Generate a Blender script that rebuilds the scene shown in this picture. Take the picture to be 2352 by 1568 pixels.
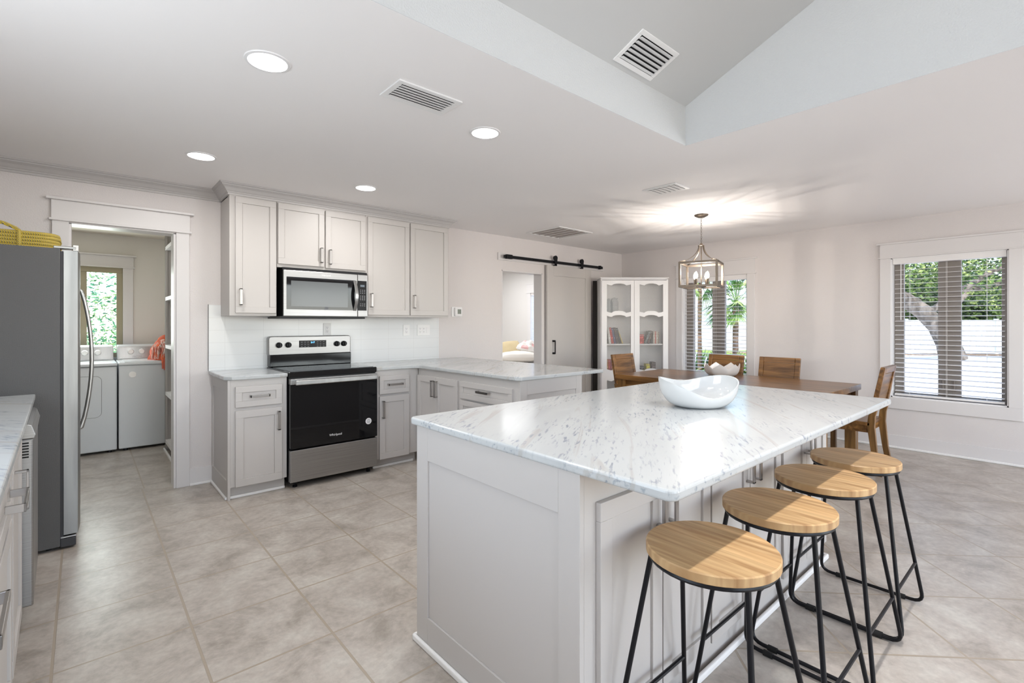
import bpy, bmesh, math, random
from math import pi, sin, cos, radians as R
from mathutils import Vector, Matrix
random.seed(7)
S = bpy.context.scene
for o in list(bpy.data.objects): bpy.data.objects.remove(o)
COL = S.collection
# ---------------------------------------------------------------- camera, world, lights, exposure
cam = bpy.data.cameras.new('camera'); co = bpy.data.objects.new('camera', cam); COL.objects.link(co)
co.location = (0, 0, 1.34); co.rotation_euler = (R(90), 0, R(-(90 - 48.716)))
cam.sensor_width = 36; cam.lens = 1123 / 2352 * 36; cam.shift_y = -(784 - 743) / 2352 ; cam.clip_start = .03; cam.clip_end = 300
S.camera = co
S.view_settings.view_transform = 'Standard'; S.view_settings.look = 'None'; S.view_settings.gamma = 1
S.view_settings.use_curve_mapping = False; S.view_settings.exposure = 0.09
W = bpy.data.worlds.new('world'); S.world = W; W.use_nodes = True
wn = W.node_tree.nodes; wl = W.node_tree.links
sky = wn.new('ShaderNodeTexSky'); sky.sky_type = 'NISHITA'; sky.sun_disc = False; sky.sun_elevation = R(50); sky.sun_rotation = R(200)
wn['Background'].inputs[1].default_value = 0.6
wl.new(sky.outputs[0], wn['Background'].inputs[0])

def light(kind, name, loc, power, col=(1, 1, 1), size=.1, sy=None, rot=(0, 0, 0), spread=None, blend=None, spot=None, shape=None):
    d = bpy.data.lights.new(name, kind); d.energy = power; d.color = col
    if kind == 'AREA':
        d.shape = shape or ('RECTANGLE' if sy else 'DISK'); d.size = size
        if sy: d.size_y = sy
        if spread: d.spread = spread
    elif kind == 'SUN': d.angle = size
    else: d.shadow_soft_size = size
    if kind == 'SPOT': d.spot_size = spot; d.spot_blend = blend
    o = bpy.data.objects.new(name, d); COL.objects.link(o); o.location = loc; o.rotation_euler = rot
    return o
# sun outdoors, area lamps for the sink and laundry windows, and added fill lamps
light('SUN', 'sun', (0, 0, 20), 5.0, (1, .96, .9), R(1), rot=(R(38), 0, R(-60)))
COOL = (.90, .95, 1)
light('AREA', 'rear_fill', (.95, -3.85, 1.9), 34, COOL, 2.9, 2.4, rot=(R(90), 0, 0))  # added fill lamp behind the camera, at an unseen opening
light('AREA', 'rear_fill', (4.8, -3.85, 1.35), 84, COOL, 2.4, 1.9, rot=(R(90), 0, 0))  # second added fill lamp, lifts the dining side from behind
light('AREA', 'vault_fill', (.9, -1.5, 3.93), 10, COOL, 2.2, 1.8, rot=(0, 0, 0))  # added area lamp under the closed vault, no opening here
light('AREA', 'daylight_sink_window', (-.90, 1.45, 1.62), 26, (.86, .94, 1), .95, 1.7, rot=(0, R(-90), 0))
light('AREA', 'tray_wall_fill', (-.88, .2, 3.15), 15, (.93, .97, 1), .55, 1.5, rot=(0, R(-90), 0), spread=R(110))  # added lamp to brighten the right tray wall
light('AREA', 'bedroom_fill', (5.4, 6.9, 2.44), 42, (1, 1, 1), 2.0, 2.0)  # added area lamp under the bedroom ceiling, not at its window
light('AREA', 'daylight_laundry', (-.05, 7.2, 1.5), 15, (.92, 1, .95), .6, .9, rot=(R(90), 0, pi))
CANS = [(.6, 2.28), (1.79, 2.28), (.6, 3.86), (1.77, 3.86)]
CANS_VAULT = [(1.35, .30), (1.8, .30), (2.25, .30)]
CANW = (1, .98, .96)
CAN_P = 7.0
# ---------------------------------------------------------------- materials
def M(name, col=(.8, .8, .8), rough=.5, metal=0, spec=None, bump=None, emit=None, alpha=None, trans=None, coat=None, noise=None):
    m = bpy.data.materials.new(name); m.use_nodes = True; nt = m.node_tree; n = nt.nodes; l = nt.links
    p = n['Principled BSDF']; p.inputs['Base Color'].default_value = (*col, 1); p.inputs['Roughness'].default_value = rough
    p.inputs['Metallic'].default_value = metal
    if spec is not None: p.inputs['Specular IOR Level'].default_value = spec
    if coat: p.inputs['Coat Weight'].default_value = coat; p.inputs['Coat Roughness'].default_value = .05
    if emit: p.inputs['Emission Color'].default_value = (*emit[0], 1); p.inputs['Emission Strength'].default_value = emit[1]
    if trans: p.inputs['Transmission Weight'].default_value = trans; p.inputs['IOR'].default_value = 1.45
    if bump:
        tc = n.new('ShaderNodeTexCoord'); nz = n.new('ShaderNodeTexNoise'); nz.inputs['Scale'].default_value = bump[0]; nz.inputs['Detail'].default_value = 4
        b = n.new('ShaderNodeBump'); b.inputs['Strength'].default_value = bump[1]; b.inputs['Distance'].default_value = .01
        l.new(tc.outputs['Object'], nz.inputs['Vector']); l.new(nz.outputs[0], b.inputs['Height']); l.new(b.outputs[0], p.inputs['Normal'])
    if noise:  # (scale vector, colour2, lo, hi)
        tc = n.new('ShaderNodeTexCoord'); mp = n.new('ShaderNodeMapping'); mp.inputs['Scale'].default_value = noise[0]
        nz = n.new('ShaderNodeTexNoise'); nz.inputs['Scale'].default_value = 1; nz.inputs['Detail'].default_value = 6
        rp = n.new('ShaderNodeValToRGB'); rp.color_ramp.elements[0].position = noise[2]; rp.color_ramp.elements[1].position = noise[3]
        rp.color_ramp.elements[0].color = (*col, 1); rp.color_ramp.elements[1].color = (*noise[1], 1)
        l.new(tc.outputs['Object'], mp.inputs[0]); l.new(mp.outputs[0], nz.inputs['Vector']); l.new(nz.outputs[0], rp.inputs[0]); l.new(rp.outputs[0], p.inputs['Base Color'])
    return m
def srgb(r, g, b):
    f = lambda c: (c / 255 / 12.92) if c / 255 <= .04045 else ((c / 255 + .055) / 1.055) ** 2.4
    return (f(r), f(g), f(b))
m_wall = M('wall_paint', srgb(219, 213, 211), .75, bump=(140, .25))
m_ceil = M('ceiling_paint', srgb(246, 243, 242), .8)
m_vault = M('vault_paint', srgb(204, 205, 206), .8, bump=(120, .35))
m_cab = M('cabinet_paint', srgb(193, 188, 184), .42)
m_trim = M('trim_paint', srgb(220, 216, 215), .4)
m_crown = M('crown_paint', srgb(188, 184, 182), .45)
m_white = M('white_paint', srgb(236, 234, 234), .4)
m_shoe = M('white_shoe_molding', srgb(240, 238, 236), .4)
m_bwhite = M('bright_white_plastic', srgb(238, 237, 236), .35)
m_steel = M('brushed_stainless_steel', (.40, .395, .39), .36, 1, noise=((1.5, 1.5, 220), (.31, .305, .30), .35, .65))
m_steel2 = M('polished_steel', (.43, .43, .425), .30, 1, noise=((14, 14, 1.2), (.54, .54, .53), .35, .65))
m_doorsteel = M('door_edge_steel', (.25, .25, .25), .36, 1, noise=((14, 14, 1.2), (.36, .36, .355), .35, .65))
m_pull = M('pewter_metal', (.42, .40, .385), .33, 1)
m_blackg = M('black_glass', (.006, .006, .007), .03, 0, spec=.35)
m_blackgl = M('black_gloss_enamel', (.008, .008, .009), .1, spec=.35)
m_black = M('matte_black_metal', (.007, .007, .009), .35, spec=.22)
m_dark = M('black_void', (.008, .008, .008), .9)
m_fridge = M('grey_textured_steel', (.135, .135, .135), .42, .35, bump=(420, .5))
m_gasket = M('dark_grey_gasket', (.05, .05, .055), .6)
m_enamel = M('white_appliance_enamel', srgb(222, 225, 228), .25)
m_nickel = M('brushed_nickel', (.17, .138, .11), .42, 1)
m_bulb = M('glowing_bulb', (1, .9, .75), .3, emit=((1, .86, .66), 28))
m_led = M('glowing_led_diffuser', (1, 1, 1), .5, emit=((1, .98, .96), 9))
m_disp = M('dull_black_display', (.006, .006, .007), .25, spec=.15)
m_clock = M('blue_display_digits', (.1, .4, .9), .4, emit=((.15, .55, 1), 3))
m_cer = M('white_glazed_ceramic', srgb(208, 210, 211), .08, coat=.4)
m_cer2 = M('warm_white_ceramic', srgb(225, 220, 217), .2, coat=.3)
m_dgrey = M('dark_grey_print', (.12, .12, .12), .6)
m_outside_white = M('white_vinyl_fence_boards', srgb(235, 238, 240), .7)
m_conc = M('pale_concrete', srgb(228, 228, 230), .9, noise=((2, 2, 2), srgb(215, 214, 212), .3, .7))
m_grass = M('lawn_grass', srgb(96, 140, 40), .9, noise=((3, 3, 3), srgb(150, 175, 70), .3, .7))
m_mulch = M('tan_mulch', srgb(176, 150, 125), .95, noise=((9, 9, 9), srgb(120, 96, 78), .35, .65))
m_bark = M('grey_bark', srgb(128, 118, 108), .95, bump=(14, .9), noise=((7, 7, 2), srgb(84, 76, 68), .4, .6))
m_palmbark = M('brown_palm_bark', srgb(150, 118, 96), .95, noise=((9, 9, 30), srgb(98, 78, 62), .4, .6))
m_leaf = [M('leaf_green', srgb(*c), .6) for c in ((74, 98, 44), (104, 128, 58), (44, 66, 34), (150, 164, 92))]
m_palm = [M('palm_frond_green', srgb(*c), .5) for c in ((110, 150, 70), (70, 112, 62), (168, 190, 110))]
m_bleaf = [M('pale_leaf_green', srgb(*c), .6) for c in ((120, 175, 130), (70, 130, 100), (190, 215, 160))]
for k in m_leaf + m_palm + m_bleaf:
    pass
m_taupe = M('taupe_window_frame', srgb(142, 133, 125), .6)
m_tan = M('tan_window_frame', srgb(168, 158, 132), .5)
m_blind = M('white_blind_slats', srgb(236, 233, 232), .5)
def glass_mat(name, tint=(1, 1, 1)):
    m = bpy.data.materials.new(name); m.use_nodes = True; nt = m.node_tree; n = nt.nodes; l = nt.links
    n.remove(n['Principled BSDF']); out = n['Material Output']
    t = n.new('ShaderNodeBsdfTransparent'); t.inputs[0].default_value = (*tint, 1); g = n.new('ShaderNodeBsdfGlossy'); g.inputs['Roughness'].default_value = .02
    lw = n.new('ShaderNodeLayerWeight'); lw.inputs[0].default_value = .12; mx = n.new('ShaderNodeMixShader')
    l.new(lw.outputs['Facing'], mx.inputs[0]); l.new(t.outputs[0], mx.inputs[1]); l.new(g.outputs[0], mx.inputs[2]); l.new(mx.outputs[0], out.inputs[0])
    return m
m_glass = glass_mat('window_glass')
m_jar = glass_mat('clear_jar_glass', (.9, .92, .93))
def wood(name, c1, c2, rough, scale=(3, 40, 40), rot=(0, 0, 0), bands=None):
    m = bpy.data.materials.new(name); m.use_nodes = True; nt = m.node_tree; n = nt.nodes; l = nt.links; p = n['Principled BSDF']
    tc = n.new('ShaderNodeTexCoord'); m0 = n.new('ShaderNodeMapping'); m0.inputs['Rotation'].default_value = rot; mp = n.new('ShaderNodeMapping'); mp.inputs['Scale'].default_value = scale; l.new(tc.outputs['Object'], m0.inputs[0])
    nz = n.new('ShaderNodeTexNoise'); nz.inputs['Scale'].default_value = 1; nz.inputs['Detail'].default_value = 8; nz.inputs['Distortion'].default_value = .6
    rp = n.new('ShaderNodeValToRGB'); rp.color_ramp.elements[0].position = .35; rp.color_ramp.elements[1].position = .68
    rp.color_ramp.elements[0].color = (*c1, 1); rp.color_ramp.elements[1].color = (*c2, 1)
    l.new(m0.outputs[0], mp.inputs[0]); l.new(mp.outputs[0], nz.inputs['Vector']); l.new(nz.outputs[0], rp.inputs[0])
    last = rp.outputs[0]
    if bands:  # glued boards of slightly different tone
        m2 = n.new('ShaderNodeMapping'); m2.inputs['Rotation'].default_value = rot; sx = n.new('ShaderNodeSeparateXYZ'); ml = n.new('ShaderNodeMath'); ml.operation = 'MULTIPLY'; ml.inputs[1].default_value = bands
        fl = n.new('ShaderNodeMath'); fl.operation = 'FLOOR'; wnz = n.new('ShaderNodeTexWhiteNoise'); wnz.noise_dimensions = '1D'
        mx = n.new('ShaderNodeMix'); mx.data_type = 'RGBA'; mx.blend_type = 'MULTIPLY'; mx.inputs[0].default_value = 1
        mr = n.new('ShaderNodeMapRange'); mr.inputs[3].default_value = .78; mr.inputs[4].default_value = 1.08
        l.new(tc.outputs['Object'], m2.inputs[0]); l.new(m2.outputs[0], sx.inputs[0]); l.new(sx.outputs['Y'], ml.inputs[0]); l.new(ml.outputs[0], fl.inputs[0]); l.new(fl.outputs[0], wnz.inputs['W'])
        l.new(wnz.outputs['Value'], mr.inputs[0]); l.new(mr.outputs[0], mx.inputs[7]); l.new(last, mx.inputs[6]); last = mx.outputs[2]
    l.new(last, p.inputs['Base Color']); p.inputs['Roughness'].default_value = rough
    return m
m_seatwood = wood('light_oak_seat', srgb(176, 134, 88), srgb(222, 184, 134), .42, (3, 45, 5), (0, 0, R(90)), 16)
m_darkwood = wood('brown_stained_wood_x', srgb(92, 60, 28), srgb(152, 108, 60), .3, (2.5, 26, 26))
m_darkwood_y = wood('brown_stained_wood_y', srgb(92, 60, 28), srgb(152, 108, 60), .28, (2.5, 26, 26), (0, 0, R(90)), 9)
m_darkwood_z = wood('brown_stained_wood_z', srgb(96, 66, 30), srgb(150, 110, 62), .35, (26, 26, 2.5))
def marble():
    m = bpy.data.materials.new('white_marble_grey_veins'); m.use_nodes = True; nt = m.node_tree; n = nt.nodes; l = nt.links; p = n['Principled BSDF']
    tc = n.new('ShaderNodeTexCoord')
    def nz(scale, rotz, sc, detail, dist=0, lo=.5, hi=.6):
        m0 = n.new('ShaderNodeMapping'); m0.inputs['Rotation'].default_value = (0, 0, rotz); mp = n.new('ShaderNodeMapping'); mp.inputs['Scale'].default_value = scale
        a = n.new('ShaderNodeTexNoise'); a.inputs['Scale'].default_value = sc; a.inputs['Detail'].default_value = detail; a.inputs['Distortion'].default_value = dist
        mr = n.new('ShaderNodeMapRange'); mr.inputs[1].default_value = lo; mr.inputs[2].default_value = hi
        l.new(tc.outputs['Object'], m0.inputs[0]); l.new(m0.outputs[0], mp.inputs[0]); l.new(mp.outputs[0], a.inputs['Vector']); l.new(a.outputs[0], mr.inputs[0]); return mr.outputs[0]
    def mul(a, b):
        k = n.new('ShaderNodeMath'); k.operation = 'MULTIPLY'; l.new(a, k.inputs[0])
        if isinstance(b, float): k.inputs[1].default_value = b
        else: l.new(b, k.inputs[1])
        return k.outputs[0]
    def mix(fac, a, b):
        k = n.new('ShaderNodeMix'); k.data_type = 'RGBA'; l.new(fac, k.inputs[0])
        if isinstance(a, tuple): k.inputs[6].default_value = (*a, 1)
        else: l.new(a, k.inputs[6])
        k.inputs[7].default_value = (*b, 1); return k.outputs[2]
    rz = R(-34)
    streak = nz((15, 84, 60), rz, 1, 4, .35, .55, .68)      # short grey-blue dashes
    patch = nz((2.0, 6.0, 4), rz, 1, 4, .4, .43, .60)
    soft = nz((1.2, 6, 4), rz, 1, 6, .8, .42, .75)         # faint cloud bands
    vein = nz((1.0, 11, 6), R(-40), 1, 8, 1.4, .60, .66)
    c = mix(mul(soft, .55), srgb(192, 194, 194), srgb(168, 171, 173))
    c = mix(mul(vein, .42), c, srgb(168, 160, 152))
    c = mix(mul(mul(streak, patch), .8), c, srgb(128, 136, 148))
    l.new(c, p.inputs['Base Color']); p.inputs['Roughness'].default_value = .17; p.inputs['Specular IOR Level'].default_value = .38
    return m
m_marble = marble()
def tiles(name, rot, off, size=.4525, sy=.4575):
    m = bpy.data.materials.new(name); m.use_nodes = True; nt = m.node_tree; n = nt.nodes; l = nt.links; p = n['Principled BSDF']
    tc = n.new('ShaderNodeTexCoord'); mp = n.new('ShaderNodeMapping'); mp.inputs['Rotation'].default_value = (0, 0, rot); mp.inputs['Location'].default_value = (off[0], off[1], 0)
    b = n.new('ShaderNodeTexBrick'); b.offset = 0; b.inputs['Scale'].default_value = 1; b.inputs['Brick Width'].default_value = size; b.inputs['Row Height'].default_value = sy
    b.inputs['Mortar Size'].default_value = .0055; b.inputs['Mortar Smooth'].default_value = .15
    b.inputs['Color1'].default_value = (1, 1, 1, 1); b.inputs['Color2'].default_value = (.88, .88, .88, 1); b.inputs['Mortar'].default_value = (0, 0, 0, 1)
    l.new(tc.outputs['Object'], mp.inputs[0]); l.new(mp.outputs[0], b.inputs['Vector'])
    a = n.new('ShaderNodeTexNoise'); a.inputs['Scale'].default_value = 4.2; a.inputs['Detail'].default_value = 10; a.inputs['Roughness'].default_value = .72; a.inputs['Distortion'].default_value = .35
    l.new(tc.outputs['Object'], a.inputs['Vector'])
    rp = n.new('ShaderNodeValToRGB'); e = rp.color_ramp.elements
    e[0].position = .36; e[0].color = (*srgb(156, 147, 137), 1); e[1].position = .66; e[1].color = (*srgb(196, 190, 181), 1)
    k = e.new(.5); k.color = (*srgb(180, 171, 162), 1)
    l.new(a.outputs[0], rp.inputs[0])
    a2 = n.new('ShaderNodeTexNoise'); a2.inputs['Scale'].default_value = 38; a2.inputs['Detail'].default_value = 5; l.new(tc.outputs['Object'], a2.inputs['Vector'])
    mr = n.new('ShaderNodeMapRange'); mr.inputs[1].default_value = .3; mr.inputs[2].default_value = .7; mr.inputs[3].default_value = .9; mr.inputs[4].default_value = 1.08; l.new(a2.outputs[0], mr.inputs[0])
    mx = n.new('ShaderNodeMix'); mx.data_type = 'RGBA'; mx.blend_type = 'MULTIPLY'; mx.inputs[0].default_value = 1; l.new(rp.outputs[0], mx.inputs[6]); l.new(mr.outputs[0], mx.inputs[7])
    gr = n.new('ShaderNodeMix'); gr.data_type = 'RGBA'; l.new(b.outputs['Fac'], gr.inputs[0]); l.new(mx.outputs[2], gr.inputs[6]); gr.inputs[7].default_value = (*srgb(166, 153, 137), 1)
    l.new(gr.outputs[2], p.inputs['Base Color']); p.inputs['Roughness'].default_value = .33; p.inputs['Specular IOR Level'].default_value = .4
    bp = n.new('ShaderNodeBump'); bp.inputs['Strength'].default_value = .5; bp.inputs['Distance'].default_value = .004; bp.invert = True
    l.new(b.outputs['Fac'], bp.inputs['Height']); l.new(bp.outputs[0], p.inputs['Normal'])
    return m
m_tile = tiles('beige_floor_tile', 0, (-.362 + .4525 * 10, -3.02 + .4575 * 20))
m_tile45 = tiles('beige_floor_tile_diagonal', R(45), (.13, .21), .457, .457)
m_tile_l = tiles('beige_floor_tile_laundry', R(0), (.10 + 4.5, .25), .4525, .4575)
def splash():
    m = M('white_glossy_wall_tile', srgb(228, 229, 229), .16); nt = m.node_tree; n = nt.nodes; l = nt.links; p = n['Principled BSDF']
    tc = n.new('ShaderNodeTexCoord'); mp = n.new('ShaderNodeMapping'); mp.inputs['Rotation'].default_value = (R(90), 0, 0)
    b = n.new('ShaderNodeTexBrick'); b.offset = .0; b.inputs['Scale'].default_value = 1; b.inputs['Brick Width'].default_value = .307; b.inputs['Row Height'].default_value = .107
    b.inputs['Mortar Size'].default_value = .0012; b.inputs['Color1'].default_value = b.inputs['Color2'].default_value = (*srgb(228, 229, 229), 1); b.inputs['Mortar'].default_value = (*srgb(212, 212, 212), 1)
    l.new(tc.outputs['Object'], mp.inputs[0]); l.new(mp.outputs[0], b.inputs['Vector']); l.new(b.outputs['Color'], p.inputs['Base Color']); return m
m_splash = splash()
def wiremat():
    m = M('wire_mesh_metal', srgb(172, 170, 168), .5, .3); nt = m.node_tree; n = nt.nodes; l = nt.links; p = n['Principled BSDF']; out = n['Material Output']
    tc = n.new('ShaderNodeTexCoord'); mp = n.new('ShaderNodeMapping'); mp.inputs['Rotation'].default_value = (R(90), 0, 0)
    b = n.new('ShaderNodeTexBrick'); b.offset = .5; b.inputs['Scale'].default_value = 1; b.inputs['Brick Width'].default_value = .0125; b.inputs['Row Height'].default_value = .010; b.inputs['Mortar Size'].default_value = .0009; b.inputs['Mortar Smooth'].default_value = .0
    t = n.new('ShaderNodeBsdfTransparent'); mx = n.new('ShaderNodeMixShader')
    l.new(tc.outputs['Object'], mp.inputs[0]); l.new(mp.outputs[0], b.inputs['Vector']); l.new(b.outputs['Fac'], mx.inputs[0]); l.new(t.outputs[0], mx.inputs[1]); l.new(p.outputs[0], mx.inputs[2]); l.new(mx.outputs[0], out.inputs[0]); return m
m_wire = wiremat()
def weave(name, c1, c2, sc):
    m = M(name, c1, .85); nt = m.node_tree; n = nt.nodes; l = nt.links; p = n['Principled BSDF']
    tc = n.new('ShaderNodeTexCoord'); w = n.new('ShaderNodeTexWave'); w.bands_direction = 'DIAGONAL'; w.inputs['Scale'].default_value = sc; w.inputs['Distortion'].default_value = 1.5
    rp = n.new('ShaderNodeValToRGB'); rp.color_ramp.elements[0].color = (*c1, 1); rp.color_ramp.elements[1].color = (*c2, 1); rp.color_ramp.elements[0].position = .45; rp.color_ramp.elements[1].position = .6
    l.new(tc.outputs['Object'], w.inputs['Vector']); l.new(w.outputs['Fac'], rp.inputs[0]); l.new(rp.outputs[0], p.inputs['Base Color']); return m
m_rope = weave('yellow_grey_rope', srgb(120, 112, 92), srgb(214, 186, 44), 60)
m_throw = M('orange_coral_knit', srgb(216, 96, 50), .95, bump=(60, .8), noise=((14, 14, 14), srgb(206, 110, 92), .4, .6))
m_fringe = M('coral_fringe_yarn', srgb(214, 140, 122), .95, noise=((60, 60, 20), srgb(236, 224, 216), .45, .6))
def floral():
    m = M('floral_cotton', srgb(240, 236, 232), .9); nt = m.node_tree; n = nt.nodes; l = nt.links; p = n['Principled BSDF']
    tc = n.new('ShaderNodeTexCoord'); v = n.new('ShaderNodeTexVoronoi'); v.inputs['Scale'].default_value = 9; rp = n.new('ShaderNodeValToRGB'); e = rp.color_ramp; e.interpolation = 'CONSTANT'
    cs = [(0, (238, 234, 230)), (.35, (236, 190, 190)), (.5, (240, 238, 236)), (.68, (206, 178, 84)), (.8, (244, 242, 240)), (.9, (188, 196, 190))]
    e.elements[0].color = (*srgb(*cs[0][1]), 1); e.elements[1].position = cs[1][0]; e.elements[1].color = (*srgb(*cs[1][1]), 1)
    for q, c in cs[2:]: k = e.elements.new(q); k.color = (*srgb(*c), 1)
    sp = n.new('ShaderNodeSeparateColor'); l.new(tc.outputs['Object'], v.inputs['Vector']); l.new(v.outputs['Color'], sp.inputs[0]); l.new(sp.outputs[0], rp.inputs[0]); l.new(rp.outputs[0], p.inputs['Base Color']); return m
m_floral = floral()
m_linen = M('white_linen', srgb(244, 240, 234), .9)
m_tanfab = M('tan_linen', srgb(196, 180, 144), .9)
# ---------------------------------------------------------------- mesh builder
class MB:
    def __init__(s): s.v = []; s.f = []; s.mi = []; s.cur = 0
    def add(s, vs, fs):
        b = len(s.v); s.v += [tuple(v) for v in vs]; s.f += [tuple(b + i for i in f) for f in fs]; s.mi += [s.cur] * len(fs); return s
    def box(s, x0, x1, y0, y1, z0, z1):
        x0, x1 = min(x0, x1), max(x0, x1); y0, y1 = min(y0, y1), max(y0, y1); z0, z1 = min(z0, z1), max(z0, z1)
        return s.add([(x, y, z) for z in (z0, z1) for y in (y0, y1) for x in (x0, x1)], [(0, 2, 3, 1), (4, 5, 7, 6), (0, 1, 5, 4), (2, 6, 7, 3), (0, 4, 6, 2), (1, 3, 7, 5)])
    def bar(s, p, q, w, h, up=(0, 0, 1)):   # square-section bar from p to q
        p = Vector(p); q = Vector(q); d = (q - p).normalized(); u = Vector(up)
        if abs(d.dot(u)) > .95: u = Vector((0, 1, 0)) if abs(d.y) < .9 else Vector((1, 0, 0))
        a = d.cross(u).normalized(); b = a.cross(d).normalized()
        vs = [o + a * i * w / 2 + b * j * h / 2 for o in (p, q) for i, j in ((-1, -1), (1, -1), (1, 1), (-1, 1))]
        return s.add(vs, [(3, 2, 1, 0), (4, 5, 6, 7), (0, 1, 5, 4), (1, 2, 6, 5), (2, 3, 7, 6), (3, 0, 4, 7)])
    def prism(s, poly, a, b, axis='z'):     # extrude 2D outline along an axis
        n = len(poly)
        def P(u, v, w): return {'z': (u, v, w), 'y': (u, w, v), 'x': (w, u, v)}[axis]
        vs = [P(u, v, a) for u, v in poly] + [P(u, v, b) for u, v in poly]
        fs = [tuple(range(n))[::-1], tuple(range(n, 2 * n))] + [(i, (i + 1) % n, n + (i + 1) % n, n + i) for i in range(n)]
        return s.add(vs, fs)
    def tube(s, pts, r, n=10, closed=False, cap=True):
        pts = [Vector(p) for p in pts]; m = len(pts); rr = r if isinstance(r, (list, tuple)) else [r] * m
        vs = []; u = None
        for i, p in enumerate(pts):
            if closed: d = pts[(i + 1) % m] - pts[i - 1]
            else: d = pts[min(i + 1, m - 1)] - pts[max(i - 1, 0)]
            d.normalize()
            if u is None:
                u = Vector((0, 0, 1)) if abs(d.z) < .9 else Vector((1, 0, 0))
            u = (u - d * u.dot(d)).normalized(); w = d.cross(u)
            vs += [p + (u * cos(2 * pi * k / n) + w * sin(2 * pi * k / n)) * rr[i] for k in range(n)]
        fs = []
        for i in range(m if closed else m - 1):
            a = i * n; b = ((i + 1) % m) * n
            fs += [(a + k, a + (k + 1) % n, b + (k + 1) % n, b + k) for k in range(n)]
        if cap and not closed: fs += [tuple(range(n))[::-1], tuple(range((m - 1) * n, m * n))]
        return s.add(vs, fs)
    def lathe(s, prof, c=(0, 0, 0), n=24, axis='z', ring=False):
        vs = []; m = len(prof)
        for r, z in prof:
            for k in range(n):
                a = 2 * pi * k / n; x, y = r * cos(a), r * sin(a)
                v = {'z': (x, y, z), 'y': (x, z, y), 'x': (z, x, y)}[axis]; vs.append((v[0] + c[0], v[1] + c[1], v[2] + c[2]))
        fs = [(i * n + k, i * n + (k + 1) % n, (i + 1) * n + (k + 1) % n, (i + 1) * n + k) for i in range(m - 1) for k in range(n)]
        if ring: fs += [((m - 1) * n + k, (m - 1) * n + (k + 1) % n, (k + 1) % n, k) for k in range(n)]
        else: fs += [tuple(range(n))[::-1], tuple(range((m - 1) * n, m * n))]
        return s.add(vs, fs)
    def xf(s, mat, start=0):
        for i in range(start, len(s.v)): s.v[i] = tuple(mat @ Vector(s.v[i]))
        return s
    def build(s, name, mat, parent=None, loc=(0, 0, 0), rz=0, bev=0, smooth=False, kind=None, label=None, cat=None, group=None, rot=None, seg=2, subd=0):
        me = bpy.data.meshes.new(name); me.from_pydata(s.v, [], s.f)
        mats = mat if isinstance(mat, (list, tuple)) else [mat]
        for q in mats: me.materials.append(q)
        if len(mats) > 1: me.polygons.foreach_set('material_index', s.mi)
        bm = bmesh.new(); bm.from_mesh(me); bmesh.ops.recalc_face_normals(bm, faces=bm.faces); bm.to_mesh(me); bm.free()
        if smooth:
            me.polygons.foreach_set('use_smooth', [True] * len(me.polygons)); me.set_sharp_from_angle(angle=R(40))
        o = bpy.data.objects.new(name, me); COL.objects.link(o); o.location = loc; o.rotation_euler = rot or (0, 0, rz); o.parent = parent
        if bev:
            b = o.modifiers.new('bevel', 'BEVEL'); b.width = bev; b.segments = seg; b.limit_method = 'ANGLE'; b.angle_limit = R(50); b.harden_normals = False
        if subd:
            b = o.modifiers.new('subd', 'SUBSURF'); b.levels = b.render_levels = subd
        return tag(o, label, cat, group, kind)
def tag(o, label=None, cat=None, group=None, kind=None):
    if label: o['label'] = label
    if cat: o['category'] = cat
    if group: o['group'] = group
    if kind: o['kind'] = kind
    return o
def thing(name, label, cat, loc=(0, 0, 0), rz=0, group=None, kind=None):
    o = bpy.data.objects.new(name, None); COL.objects.link(o); o.location = loc; o.rotation_euler = (0, 0, rz); o.empty_display_size = .05
    return tag(o, label, cat, group, kind)
def dup(root, loc, rz=0, label=None, group=None):
    def rec(o, par):
        c = o.copy(); COL.objects.link(c); c.parent = par
        for ch in o.children: rec(ch, c)
        return c
    r = rec(root, None); r.location = loc; r.rotation_euler = (0, 0, rz)
    if label: r['label'] = label
    if group: r['group'] = group
    return r
def B(*a): return MB().box(*a)
def text(name, body, size, mat, parent, loc, rot, ext=.0006, kind=None):
    cu = bpy.data.curves.new(name, 'FONT'); cu.body = body; cu.size = size; cu.extrude = ext; cu.align_x = 'CENTER'; cu.align_y = 'CENTER'
    t = bpy.data.objects.new(name + '_tmp', cu); COL.objects.link(t); dg = bpy.context.evaluated_depsgraph_get()
    me = bpy.data.meshes.new_from_object(t.evaluated_get(dg)); bpy.data.objects.remove(t); me.materials.clear(); me.materials.append(mat)
    o = bpy.data.objects.new(name, me); COL.objects.link(o); o.parent = parent; o.location = loc; o.rotation_euler = rot; return o
def arc(cx, cy, r, a0, a1, n=6): return [(cx + r * cos(a0 + (a1 - a0) * i / n), cy + r * sin(a0 + (a1 - a0) * i / n)) for i in range(n + 1)]
def rrect(x0, x1, y0, y1, r, n=5):
    return arc(x1 - r, y1 - r, r, 0, pi / 2, n) + arc(x0 + r, y1 - r, r, pi / 2, pi, n) + arc(x0 + r, y0 + r, r, pi, 1.5 * pi, n) + arc(x1 - r, y0 + r, r, 1.5 * pi, 2 * pi, n)
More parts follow.
